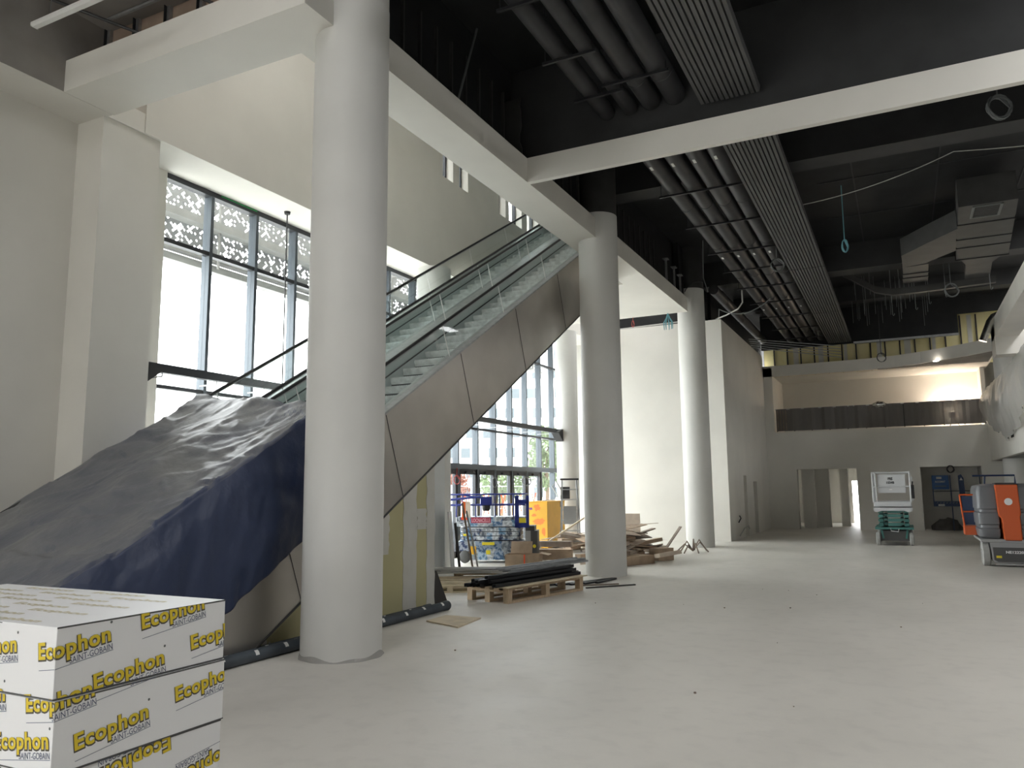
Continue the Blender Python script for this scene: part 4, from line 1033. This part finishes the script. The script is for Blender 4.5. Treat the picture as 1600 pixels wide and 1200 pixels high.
# white and teal scissor lift
o = thing('scissor_lift', 'white and teal scissor lift parked before the back wall', 'lift', (-.35, 26.6, 0), 0)
for x in (-.44, .44):
    for y in (-.85, .75): wheel(o, x, y, .19, .11)
m = MB(); m.box(-.38, .38, -.9, .9, .13, .42); m.build('chassis', 'dark_grey', o)
m = MB(); m.box(-.51, .51, -.98, .95, .46, .52); m.build('chassis_top', 'lift_teal', o)
m = MB(); m.tube([(-.1, -1.0, .49), (-.08, -1.02, .42), (.1, -1.02, .40), (.12, -1.0, .48)], .012, 6); m.build('tow_loop', 'white_paint', o)
m = MB()
for s in (-1, 1): m.bar((s*.34, -.93, .44), (s*.30, -.95, .2), .05, .03)
m.build('guard', 'lift_teal', o)
for k in range(4):
    z = .55+k*.125; sg = MB()
    for s in (-1, 1):
        sg.box(s*.34-.055, s*.34+.055, -.86, .86, z, z+.085); sg.box(s*.22-.04, s*.22+.04, -.8, .8, z+.03, z+.10)
        sg.tube([(s*.41, -.80, z+.04), (s*.27, -.80, z+.04)], .035, 10)
    sg.box(-.16, .2, -.84, -.72, z+.005, z+.095)
    sg.build('scissor_stage', 'lift_teal', o)
m = MB(); m.prism([(-.52, 1.09), (.52, 1.09), (.50, .98), (.40, .96), (.30, 1.0), (-.30, 1.0), (-.40, .96), (-.5, .98)], -1.0, .95, 'Y'); m.build('platform_base', 'white_paint', o)
m = MB(); m.box(-.50, .50, -.98, .95, 1.12, 1.27); tb = m.build('toe_board', 'white_paint', o, bevel=.02)
for x in (-.50, .50):
    for y in (-.96, -.3, .35, .93): m = MB(); m.tube([(x, y, 1.25), (x, y, 2.12)], .019, 8); m.build('rail_post', 'white_paint', o)
m = MB(); m.tube([(-.4, -.96, 1.25), (-.42, -.96, 2.1)], .019, 8); m.build('rail_post', 'white_paint', o)
for z in (1.70, 2.12):
    m = MB(); m.tube([(-.5, -.96, z), (.5, -.96, z), (.5, .93, z), (-.5, .93, z)], .021, 8, closed=True); m.build('guard_rail', 'white_paint', o)
m = MB(); m.box(-.36, .38, -.90, -.88, 1.52, 2.06); m.build('sign_board', 'white_paint', o)
put_text('PRE', o, .10, -.08, -.905, 1.90, .13, 'letter_black'); put_text('1034B', o, .09, -.12, -.905, 1.79, .21, 'letter_black')
m = MB(); m.box(-.06, .02, -.91, -.90, 1.60, 1.635); m.build('sticker', 'label_white', o)
m = MB(); m.box(.52, .60, -.62, -.35, 1.35, 1.75); m.tube([(.56, -.5, 1.75), (.57, -.5, 1.85)], .02, 8); m.build('control_box', 'dark_plastic', o)
for y in (-.2, .1, .4, .7): m = MB(); m.tube([(.56, y, 1.28), (.56, y, 2.0)], .012, 6); m.build('gate_bar', 'white_paint', o)
# orange and grey mast lift
o = thing('boom_lift', 'orange and dark grey mast lift at the right edge', 'lift', (1.97, 20.6, 0), 0)
wheel(o, -.50, -.72, .235, .15); wheel(o, .50, -.72, .235, .15); wheel(o, -.40, .75, .235, .15); wheel(o, .40, .75, .235, .15)
m = MB(); m.box(-.44, .44, -.80, .95, .14, .52); m.build('chassis', 'dark_grey', o)
m = MB(); m.prism([(-.58, .50), (.62, .50), (.60, .57), (-.60, .57)], -.95, 1.0, 'Y'); m.build('chassis_cover', 'chassis_grey', o, bevel=.015)
m = MB(); m.prism([(-.42, .50), (.42, .50), (.40, .12), (.34, .08), (-.34, .08), (-.40, .12)], -.95, -.80, 'Y'); m.build('front_apron', 'chassis_grey', o)
m = MB(); m.prism([(-.38, .40), (.38, .40), (.37, .14), (.30, .10), (-.30, .10), (-.37, .14)], -.965, -.95, 'Y'); m.build('number_plate', 'dark_grey', o)
put_text('NE122203', o, .075, -.15, -.972, .28, .36, 'letter_white', bold=.003)
for x in (-.33, .22): m = MB(); m.box(x, x+.10, -.972, -.966, .18, .23); m.build('reflector', 'yellow_sticker', o)
m = MB(); m.tube([(-.35, -.98, .05), (.2, -.98, .05)], .02, 8); m.build('step_bar', 'chassis_grey', o)
def hood(x0, x1, rl, name, mt, lab=None):
    m = MB(); ring = []
    for z, ins in ((.58, .06), (.62, .02), (.78, .0), (.80, .03), (.86, .035), (.88, .005), (1.12, .0), (1.14, .03), (1.19, .035), (1.21, .0), (1.62, .01), (1.70, .04), (1.74, .10)):
        pts = []
        xa, xb, ya, yb = x0+ins, x1-ins*.3, -.88+ins, .9-ins
        for cx_, cy_, a0 in ((xb-.03, yb-.03, 0), (xa+rl, yb-rl, PI/2), (xa+rl, ya+rl, PI), (xb-.03, ya+.03, 1.5*PI)):
            R_ = rl if cx_ < (x0+x1)/2 else .03
            for q_ in range(5): a = a0+q_*PI/8; pts.append((cx_+R_*math.cos(a), cy_+R_*math.sin(a), z))
        ring.append(pts)
    N = len(ring[0]); vs = [p for r in ring for p in r]; fs = []
    for i in range(len(ring)-1):
        for k in range(N): fs.append((i*N+k, i*N+(k+1) % N, (i+1)*N+(k+1) % N, (i+1)*N+k))
    fs += [tuple(range(N))[::-1], tuple((len(ring)-1)*N+k for k in range(N))]
    m.add(vs, fs); return m.build(name, mt, o, smooth=True, label=lab)
hood(-.60, -.20, .13, 'hood', 'hood_grey'); h2 = hood(-.60, -.18, .13, 'hood', 'hood_grey')
for v_ in h2.data.vertices: v_.co.x = -.02-v_.co.x
h2.data.flip_normals()
m = MB(); m.prism([(-.25, 1.72), (.17, 1.72), (.19, 1.10), (.17, 1.04), (.18, .52), (-.15, .52), (-.17, 1.0), (-.22, 1.06)], -.95, .5, 'Y'); m.build('counterweight', 'orange', o, bevel=.02, label='orange middle cover')
m = MB(); m.lathe((-.02, -.955, 1.36), [(.075, -.003), (.075, .003)], 24, axis='Y'); m.build('round_sticker', 'label_white', o)
m = MB(); m.box(-.22, .14, -.80, -.2, 1.72, 1.76); m.build('mast_head', 'dark_plastic', o)
m = MB()
for a, b in (((-.86, .1, 1.50), (-.55, .1, 1.50)), ((-.86, .1, 1.50), (-.80, .1, .75)), ((-.83, .1, 1.12), (-.55, .1, 1.12))): m.tube([a, b], .018, 8)
m.build('basket_rail', 'orange', o)
m = MB(); m.box(-.81, -.55, .05, .6, .60, .80); m.build('basket_floor', 'orange', o)
m = MB(); m.box(-.80, -.58, .3, .34, .82, 1.46); m.build('basket_panel', 'lift_navy', o)
m = MB(); m.tube([(-.55, .4, 1.93), (.28, .4, 1.93), (.28, .4, 1.74)], .02, 8); m.tube([(-.3, .4, 1.92), (-.32, .4, 1.74)], .016, 8); m.build('mast_rail', 'lift_navy', o)
# blue platform rails standing in the niche
o = thing('work_platform', 'dark blue guard rail frame of a work platform standing in the niche', 'lift', (1.75, 35.2, 0), 0)
m = MB(); m.box(-.78, -.2, -.45, -.42, 1.58, 2.12); m.build('sign_board', 'sign_blue', o, bevel=.01)
m = MB(); m.box(-.62, -.44, -.455, -.451, 1.98, 2.06); m.build('sticker', 'cable_white', o)
put_text('ACCOMAT', o, .10, -.68, -.456, 1.84, .36, 'cable_white'); m = MB(); m.box(-.68, -.30, -.457, -.452, 1.68, 1.72); m.build('sticker', 'cable_grey', o)
m = MB(); m.box(-.74, .85, -.45, -.42, .92, 1.12); m.build('toe_board', 'lift_navy', o)
m = MB()
for k in range(14): x = -.68+k*.11; m.prism([(x, 1.03), (x+.04, 1.03), (x+.07, 1.09), (x+.03, 1.09)], -.456, -.451, 'Y')
m.build('stripes', 'cable_grey', o)
m = MB(); m.box(-.62, -.40, -.458, -.452, .94, 1.01); m.build('sticker', 'cable_white', o)
for x in (-.76, -.15, .84): m = MB(); m.tube([(x, -.43, 0 if x > -.5 else .92), (x, -.43, 2.12)], .018, 8); m.build('rail_post', 'lift_navy', o)
m = MB(); m.tube([(-.76, -.43, 1.50), (.84, -.43, 1.52)], .016, 8); m.build('guard_rail', 'dark_grey', o)
m = MB(); m.prism([(.12, .5), (.34, .5), (.30, 2.0), (.22, 2.15), (.12, 2.1)], -.55, -.47, 'Y'); m.build('mast', 'lift_navy', o)
m = MB(); m.prism([(.16, 1.92), (.27, 1.92), (.215, 2.03)], -.556, -.551, 'Y'); m.build('warning_triangle', 'cable_white', o)
coil((1.62, 34.44, 2.34), .13, 4, 'dark_plastic', 'dark cable coil hanging at the top of the niche', wire=.014)
m = MB(); bmx = bmesh.new(); bmesh.ops.create_icosphere(bmx, subdivisions=3, radius=1)
m.add([(v.co.x*.55*(1+.2*noise.noise(v.co*2))+1.4, v.co.y*.35+35.3, max(0, v.co.z*.42*(1+.5*noise.noise(v.co*3)))) for v in bmx.verts], [tuple(v.index for v in f.verts) for f in bmx.faces]); bmx.free()
tag(m.build('rubble_heap', 'mud'), 'low dark rubble heap on the floor of the niche', 'rubble')

# blue scissor lift plastered with stickers
TH = math.radians(20.3)
o = thing('scissor_lift', 'blue scissor lift covered in blue and white picture stickers', 'lift', (-8.92, 17.05, 0), TH)
def collage(name, cell, seed):
    m = mat(name, (.1, .2, .4), .4); n = m.node_tree.nodes; L = m.node_tree.links; b = n['Principled BSDF']
    tc = n.new('ShaderNodeTexCoord'); v = n.new('ShaderNodeTexVoronoi'); v.distance = 'CHEBYCHEV'; v.inputs['Scale'].default_value = cell; v.inputs['Randomness'].default_value = .75
    mp = n.new('ShaderNodeMapping'); mp.inputs['Location'].default_value = (seed, seed*2, seed); L.new(tc.outputs['Object'], mp.inputs[0]); L.new(mp.outputs[0], v.inputs[0])
    sx = n.new('ShaderNodeSeparateXYZ'); L.new(v.outputs['Color'], sx.inputs[0]); r = n.new('ShaderNodeValToRGB'); r.color_ramp.interpolation = 'CONSTANT'; L.new(sx.outputs[0], r.inputs[0])
    cs = [(.02, .035, .10), (.55, .58, .60), (.09, .20, .38), (.35, .40, .44), (.03, .07, .16), (.62, .66, .68), (.16, .33, .52), (.10, .11, .12)]
    el = r.color_ramp.elements
    while len(el) < len(cs): el.new(.5)
    for i, c in enumerate(cs): el[i].position = i/len(cs); el[i].color = (*c, 1)
    t = n.new('ShaderNodeTexNoise'); t.inputs['Scale'].default_value = 13; t.inputs['Detail'].default_value = 3; L.new(mp.outputs[0], t.inputs[0])
    r2 = n.new('ShaderNodeValToRGB'); r2.color_ramp.elements[0].position = .46; r2.color_ramp.elements[1].position = .52; r2.color_ramp.elements[0].color = (.03, .05, .11, 1); r2.color_ramp.elements[1].color = (.75, .80, .85, 1); L.new(t.outputs[0], r2.inputs[0])
    mx = n.new('ShaderNodeMixRGB'); mx.inputs[0].default_value = .38; L.new(r.outputs[0], mx.inputs[1]); L.new(r2.outputs[0], mx.inputs[2]); L.new(mx.outputs[0], b.inputs['Base Color'])
o.scale = (.85, 1, .94); o.location.x -= .10; o.location.y -= .03
collage('sticker_collage', 4.2, 3); collage('sticker_collage_b', 5.5, 8)
for x in (-.78, .72):
    for y in (-.36, .36): wheel(o, x, y, .17, .12, 'dark_grey') if False else None
def wheelY(parent, x, y, r, w):
    m = MB(); m.lathe((x, y, r), [(r*.85, -w/2), (r, -w/2+.015), (r, w/2-.015), (r*.85, w/2)], 24, axis='Y'); m.build('wheel', 'dark_grey', parent, smooth=True)
for x in (-.76, .70):
    for y in (-.40, .40): wheelY(o, x, y, .16, .12)
m = MB(); m.box(-.58, .55, -.44, .44, .08, .55); m.box(-.95, .98, -.44, .44, .30, .55); m.build('chassis', 'sticker_collage', o)
for k in range(3):
    m = MB(); z = .57+k*.11; m.box(-.90, .80, -.40, .40, z, z+.095); sg = m.build('scissor_stage', 'sticker_collage_b', o)
    m = MB()
    for x in (-.83, .73): m.lathe((x, 0, z+.047), [(.035, -.425), (.035, .425)], 12, axis='Y')
    m.build('pivot_pin', 'chassis_grey', sg)
m = MB(); m.box(-1.0, .93, -.44, .44, .91, 1.15); m.build('platform_side', 'sticker_collage', o)
m = MB(); m.box(-.58, -.02, -.446, -.441, 1.0, 1.14); m.build('name_plate', 'red_sign', o, label='crimson plate with pink letters')
put_text('LOCNACELLE', o, .125, -.56, -.449, 1.025, .52, 'letter_pink', bold=.004)
for (x0, x1, z0, z1, mt) in ((-.86, -.66, 1.08, 1.15, 'tape_orange'), (-.27, .08, .45, .52, 'yellow_sticker'), (-.64, -.44, .22, .42, 'yellow_steel'), (-.16, -.04, .22, .32, 'yellow_sticker'), (-.80, -.66, .68, .73, 'yellow_sticker')):
    m = MB(); m.box(x0, x1, -.449, -.441, z0, z1); m.build('sticker', mt, o)
for x in (-1.0, -.45, .1, .62):
    for y in (-.42, .42): m = MB(); m.tube([(x, y, 1.15), (x, y, 1.72)], .02, 8); m.build('rail_post', 'lift_blue', o)
for z in (1.45, 1.72):
    m = MB(); m.tube([(-1.35, -.42, z), (.95, -.42, z), (.95, .42, z), (-1.35, .42, z)], .02, 8, closed=True); m.build('guard_rail', 'lift_blue', o)
m = MB(); m.tube([(-1.3, -.42, 1.58), (-.3, -.42, 1.66)], .03, 8); m.tube([(-.9, -.42, 1.72), (-.1, -.42, 1.60)], .02, 8); m.build('folded_rail', 'lift_blue', o)
m = MB()
for a in ((.66, .78, .88, 1.68), (.98, 1.06, .88, 1.68)): m.box(a[0], a[1], -.47, -.43, a[2], a[3])
m.box(.66, 1.06, -.47, -.43, .88, 1.0); m.box(.66, 1.06, -.47, -.43, 1.48, 1.58); m.build('entry_gate', 'lift_blue', o)
m = MB(); m.box(.78, .97, -.475, -.465, 1.0, 1.12); m.build('sticker', 'yellow_sticker', o)
m = MB(); m.box(-.28, .02, -.50, -.40, 1.45, 1.66); m.build('control_box', 'lift_blue', o)
m = MB(); m.lathe((-.15, -.45, 1.36), [(.09, -.06), (.12, 0), (.12, .08)], 16); m.build('beacon', 'dark_plastic', o, smooth=True)
m = MB(); m.box(.95, 1.10, -.44, .3, .25, .80); m.build('ladder_box', 'chassis_grey', o)
m = MB(); m.box(1.10, 1.28, -.46, .2, .12, .80); m.box(.95, 1.2, -.4, .2, .8, .92); m.build('battery_box', 'dark_grey', o)
m = MB(); m.lathe((1.2, -.465, .42), [(.045, -.004), (.045, .004)], 16, axis='Y'); m.build('round_sticker', 'yellow_sticker', o)
m = MB(); m.obb((-.78, -.46, 1.34), (.10, .03, .42), (0, .05, 0)); m.build('orange_vest', 'orange', o, label='orange cloth hung on the rail')
m = MB(); m.obb((-.66, -.46, 1.34), (.14, .03, .40), (0, -.03, 0)); m.build('beige_cloth', 'cardboard_light', o, label='beige cloth hung on the rail')

# yellow site cabinet
o = thing('site_cabinet', 'tall yellow steel cabinet with orange spray marks beside the glass doors', 'cabinet', (-9.60, 21.35, 0), 0)
m = MB(); m.box(-.32, .32, -.55, .75, .05, 1.36); m.build('body', 'yellow_steel', o, bevel=.008)
m = MB(); m.box(-.33, .33, -.56, .76, 1.36, 1.385); m.build('lid', 'yellow_steel', o)
m = MB(); m.box(-.30, -.22, -.5, .7, 0, .05); m.box(.22, .30, -.5, .7, 0, .05); m.build('skid', 'dark_grey', o)
def blob(cx_, cz_, rx, rz_, seed, mt):
    rr = random.Random(seed); m = MB(); m.prism([(cx_+rx*math.cos(a*PI/9)*rr.uniform(.55, 1.1), cz_+rz_*math.sin(a*PI/9)*rr.uniform(.55, 1.1)) for a in range(18)], -.553, -.5505, 'Y'); m.build('spray_mark', mt, o)
blob(.06, .80, .22, .12, 1, 'spray_orange'); blob(.0, 1.2, .11, .12, 2, 'spray_orange'); blob(.20, .52, .07, .13, 3, 'spray_orange'); blob(-.10, .98, .09, .05, 6, 'spray_orange'); blob(-.2, 1.17, .06, .05, 4, 'spray_purple')
m = MB(); m.box(.321, .326, .4, .55, 1.2, 1.36); m.build('lock_plate', 'dark_grey', o)
cable([(-9.5, 20.95, 1.40), (-9.2, 21.1, 1.42), (-8.9, 20.9, 1.44), (-8.75, 20.6, 1.7), (-8.85, 20.5, 1.95), (-9.0, 20.55, 1.8), (-8.8, 20.5, 1.5)], .018, 'cable_white', 'white cable looped on the yellow cabinet and the step ladder')
# step ladder
o = thing('step_ladder', 'aluminium step ladder standing between the yellow cabinet and the column', 'ladder', (-8.62, 20.9, 0), .45)
for x in (-.24, .24):
    m = MB(); m.bar((x*1.1, -.55, 0), (x*.85, 0, 2.0), .035, .05); m.build('front_rail', 'galvanised', o)
    m = MB(); m.bar((x*1.1, .55, 0), (x*.85, 0.03, 2.0), .03, .04); m.build('rear_rail', 'galvanised', o)
for k in range(6): t = (k+1)/7; m = MB(); m.box(-.25, .25, -.55*(1-t)-.05, -.55*(1-t)+.05, 2.0*t-.015, 2.0*t+.015); m.build('tread', 'galvanised', o)
m = MB(); m.box(-.26, .26, -.14, .14, 1.98, 2.03); m.build('top_platform', 'dark_plastic', o)
m = MB(); m.obb((-.12, -.02, 1.62), (.26, .03, .34)); m.build('hung_panel', 'dark_grey', o)
m = MB(); m.box(-.2, .16, -.38, -.3, .75, 1.25); m.build('tool_tray', 'concrete_grey', o)

# ------------------------------------------------------------------ pallets, profiles, timber, cartons on the floor
def pallet2(label, x, y, deg, L, Wd, h, mt='wood'):
    p = pallet(label, (x, y, 0), math.radians(deg), L, Wd, mt); p.scale = (1, 1, h/.144); return p
nx, ny = -5.48, 10.78; t = math.radians(77); d = (math.cos(t), math.sin(t)); e = (-d[1], d[0])
pallet2('wooden pallet loaded with black steel profiles, nearest the viewer on the floor', nx+d[0]*1.0+e[0]*.42, ny+d[1]*1.0+e[1]*.42, 77, 2.0, .84, .23)
def plank(name, c, L, w, h, rz, mt, label, cat, group=None, rx=0, ry=0):
    o = MB().obb((0, 0, 0), (L, w, h)).build(name, mt, base=(0, 0, 0)); o.location = c; o.rotation_euler = (rx, ry, rz); return tag(o, label, cat, group)
cx_, cy_ = nx+d[0]*1.0+e[0]*.42, ny+d[1]*1.0+e[1]*.42
rnd = random.Random(5)
for k in range(4): plank('plywood_strip', (cx_+e[0]*(-.36+k*.24), cy_+e[1]*(-.36+k*.24), .242), 2.15, .20, .018, t, 'wood_pale', 'pale board laid on the loaded pallet under the profiles', 'board', 'boards on the loaded pallet')
def profile(L, w, h, mt):
    m = MB(); m.add([], []); m.box(-L/2, L/2, -w/2, w/2, 0, .006); m.box(-L/2, L/2, -w/2, -w/2+.006, 0, h); m.box(-L/2, L/2, w/2-.006, w/2, 0, h); return m
pp = profile(2.3, .07, .05, 'black_steel').build('steel_profile', 'black_steel', base=(0, 0, 0))
for k in range(13):
    q = pp if k == 0 else pp.copy()
    if k: COL.objects.link(q)
    row, ly = k % 6, k//6; off = -.30+row*.085+ly*.04
    q.location = (cx_+e[0]*off+rnd.uniform(-.12, .06), cy_+e[1]*off+rnd.uniform(-.1, .1)-.12, .254+ly*.056); q.rotation_euler = (0, 0, t+rnd.uniform(-.035, .035))
    tag(q, 'black steel channel profile in the %s layer on the nearest pallet' % ('lower', 'upper', 'topmost')[ly], 'profile', 'black profiles on the nearest pallet')
for k in range(6):
    m = MB(); m.box(-.02, .02, -.02, .02, 0, .003)
    q = profile(1.7, .05, .03, 'galvanised').build('steel_profile', 'galvanised', base=(0, 0, 0)); off = .02+k*.06
    q.location = (cx_+e[0]*off+.22, cy_+e[1]*off+.55, .40+.02*(k % 3)); q.rotation_euler = (0, -.05, t-.25+rnd.uniform(-.06, .06)); tag(q, 'bright metal channel lying across the black profiles', 'profile', 'bright channels on the nearest pallet')
# second pallet with grey profiles behind, pale timber at the left
pallet2('wooden pallet under the bundle of grey profiles, behind the nearest pallet', -7.05, 13.35, 25, 1.5, .8, .19)
for k in range(18):
    q = profile(rnd.uniform(1.9, 2.7), .05, .02, 'galvanised').build('steel_profile', ('bright_metal', 'label_white', 'galvanised')[k % 3], base=(0, 0, 0)); row, ly = k % 7, k//7
    q.location = (-7.15+rnd.uniform(-.35, .35)+.03*row, 13.2+row*.15-.45, .195+ly*.03); q.rotation_euler = (0, 0, math.radians(24)+rnd.uniform(-.16, .16)); tag(q, 'long grey metal profile in the bundle on the rear pallet', 'profile', 'grey profiles on the rear pallet')
for k in range(9):
    plank('timber_batten', (-7.15+rnd.uniform(-.2, .2), 11.55+k*.17, .03+.045*(k % 3)), rnd.uniform(1.7, 2.3), .07, .04, math.radians(28)+rnd.uniform(-.12, .12), 'wood_pale', 'pale timber batten lying on the floor left of the loaded pallet', 'timber', 'pale battens left of the loaded pallet')
pallet2('pale pallet on the floor under the loose timber battens', -7.2, 11.95, 30, 1.3, .9, .12, 'wood_pale')
for k in range(5):
    plank('steel_profile', (-5.5+.1*k, 13.6+.12*k, .02), 1.6-.2*k, .06, .03, math.radians(60+k*6), 'frame_dark', 'dark profile lying on the floor beside the middle column foot', 'profile', 'dark profiles by the column foot')
plank('timber_batten', (-4.75, 13.35, .012), 1.0, .04, .02, math.radians(50), 'dark_board', 'thin dark batten alone on the floor in front of the middle column', 'timber')
plank('timber_batten', (-5.0, 13.5, .012), .7, .035, .02, math.radians(42), 'wood_dark', 'short brown batten beside the thin dark one on the floor', 'timber')
# leaning boards behind the partition
plank('leaning_board', (-8.90, 14.80, .62), .03, .62, 1.28, math.radians(25), 'board_white', 'pale board leaning at the end of the far partition', 'board', None, 0, -.06)
plank('leaning_board', (-8.80, 14.9, .50), .05, .10, 1.02, math.radians(25), 'dark_board', 'dark narrow board leaning beside the pale board', 'board', None, 0, -.10)
plank('leaning_board', (-8.72, 15.2, .72), .04, .05, 1.46, math.radians(25), 'wood_dark', 'thin dark strut leaning left of the blue lift', 'board', None, 0, -.16)
plank('leaning_board', (-8.66, 15.3, .64), .035, .05, 1.28, math.radians(25), 'galvanised', 'thin metal strut leaning beside the dark strut', 'board', None, 0, -.2)
o = MB(); o.prism([(10.2, 0), (10.62, 0), (10.3, .50), (10.2, .52)], -6.47, -6.45); tag(o.build('leaning_board', 'dark_board'), 'small black board leaning against the end of the near partition', 'board')
# open cardboard box by the blue lift
o = thing('cardboard_box', 'open cardboard box with a raised flap in front of the blue lift', 'box', (-7.85, 16.25, 0), math.radians(14))
m = MB(); w, dd, h = .78, .42, .27
for a in ((-w/2, w/2, -dd/2, -dd/2+.008, 0, h), (-w/2, w/2, dd/2-.008, dd/2, 0, h), (-w/2, -w/2+.008, -dd/2, dd/2, 0, h), (w/2-.008, w/2, -dd/2, dd/2, 0, h), (-w/2, w/2, -dd/2, dd/2, 0, .008)): m.box(*a)
m.build('box_body', 'cardboard', o)
m = MB(); m.obb((-.1, dd/2+.04, h+.13), (.5, .008, .28), (-.3, 0, 0)); m.build('flap', 'cardboard', o)
m = MB(); m.obb((w/2+.10, 0, h+.01), (.22, dd, .008), (0, .2, 0)); m.build('flap', 'cardboard', o)
m = MB(); m.box(.04, .07, -dd/2-.003, -dd/2, .05, h); m.build('red_tape', 'tape_orange', o)
# cardboard strips behind and heaps
def heap(n_, c, spread, zmax, seed, label, group, Lr=(.7, 1.5), mats=('cardboard', 'cardboard_light', 'wood_dark'), ang=40, da=.45):
    rr = random.Random(seed)
    for k in range(n_):
        L_, w_ = rr.uniform(*Lr), rr.uniform(.12, .30); u = rr.gauss(0, .42); v = rr.gauss(0, .42); f = math.exp(-(u*u+v*v)*1.3)
        z = .06+zmax*f*rr.random(); h_ = rr.choice((.012, .03, .09)); tl = rr.uniform(-.22, .22)*min(1, z/.3)
        z = max(z, abs(math.sin(tl))*L_/2+h_/2+.01)
        plank('cardboard_piece', (c[0]+u*spread[0], c[1]+v*spread[1], z), L_, w_, h_, math.radians(ang)+rr.gauss(0, da), rr.choice(mats), label, 'cardboard', group, rr.uniform(-.3, .3)*min(1, z/.3), tl)
heap(40, (-5.95, 18.55), (.95, 1.75), .85, 21, 'flattened cardboard packaging in the heap between the two rear columns', 'cardboard heap between the columns', (.6, 1.5), ang=64, da=.3)
heap(24, (-8.05, 20.4), (1.0, 1.3), .62, 33, 'cardboard packaging in the heap behind the middle column', 'cardboard heap behind the middle column', (.7, 1.6), ang=15, da=.5)
plank('carton_bundle', (-5.75, 17.35, .10), 1.35, .42, .19, math.radians(66), 'cardboard', 'long flat cardboard carton at the near edge of the heap between the columns', 'box')
plank('carton_bundle', (-6.2, 17.7, .09), 1.5, .20, .16, math.radians(66), 'cardboard_light', 'long narrow pale carton beside the flat carton at the heap edge', 'box')
plank('carton_bundle', (-5.35, 18.7, .15), .5, .32, .29, math.radians(60), 'cardboard', 'small square carton at the right end of the heap between the columns', 'box')
plank('carton_bundle', (-5.25, 19.4, .48), .75, .10, .02, math.radians(50), 'wood_dark', 'narrow cardboard strip sticking up out of the heap between the columns', 'cardboard', None, 0, -.85)
plank('carton_bundle', (-7.15, 21.6, .52), .75, .02, 1.0, math.radians(10), 'cardboard_light', 'pale cardboard sheet standing upright behind the heap between the columns', 'cardboard', None, .1, 0)
plank('carton_bundle', (-8.25, 17.9, .13), 1.7, .30, .25, math.radians(14), 'cardboard', 'long cardboard tray lying before the yellow cabinet', 'box')
plank('carton_bundle', (-8.4, 18.5, .34), 1.5, .34, .14, math.radians(14), 'wood_dark', 'brown long box lying on the tray before the yellow cabinet', 'box')
plank('timber_batten', (-8.0, 18.9, .62), 1.7, .05, .04, math.radians(35), 'wood_pale', 'long pale batten slanting up beside the yellow cabinet', 'timber', None, 0, -.55)
o = MB()
for k in range(7):
    a = k*.9; o.tube([(-5.2, 21.2, .05), (-5.2+.2*math.cos(a), 21.2+.3*math.sin(a), .28+.06*math.sin(k)), (-5.2+.42*math.cos(a), 21.2+.6*math.sin(a), .03)], .02, 5)
tag(o.build('strap_tangle', 'wood_dark'), 'tangle of dark straps on the floor before the rearmost column', 'straps')
# small things at the side wall and on the floor
cable([(-5.08, 27.3, .1), (-4.95, 27.5, .35), (-4.9, 28.0, .42), (-4.92, 28.3, .3)], .02, 'cable_white', 'white cable end sticking out low on the side wall')
cable([(-5.08, 27.2, .55), (-5.0, 27.2, .7), (-5.05, 27.25, .78)], .02, 'dark_plastic', 'short black cable sticking out of the side wall')
rnd = random.Random(17)
for k in range(16):
    x = rnd.uniform(-4.6, 1.2); y = rnd.uniform(3.4, 14); s = rnd.uniform(.006, .014)
    m = MB(); m.obb((x, y, s/2), (s*1.4, s, s), (0, 0, rnd.random()*3)); tag(m.build('pebble', 'wood_dark'), 'tiny dark crumb of rubble on the bare concrete floor', 'rubble', 'rubble crumbs on the floor')
o = MB(); o.box(-5.12-.001, -5.115, 29.5, 29.55, 1.6, 1.65)
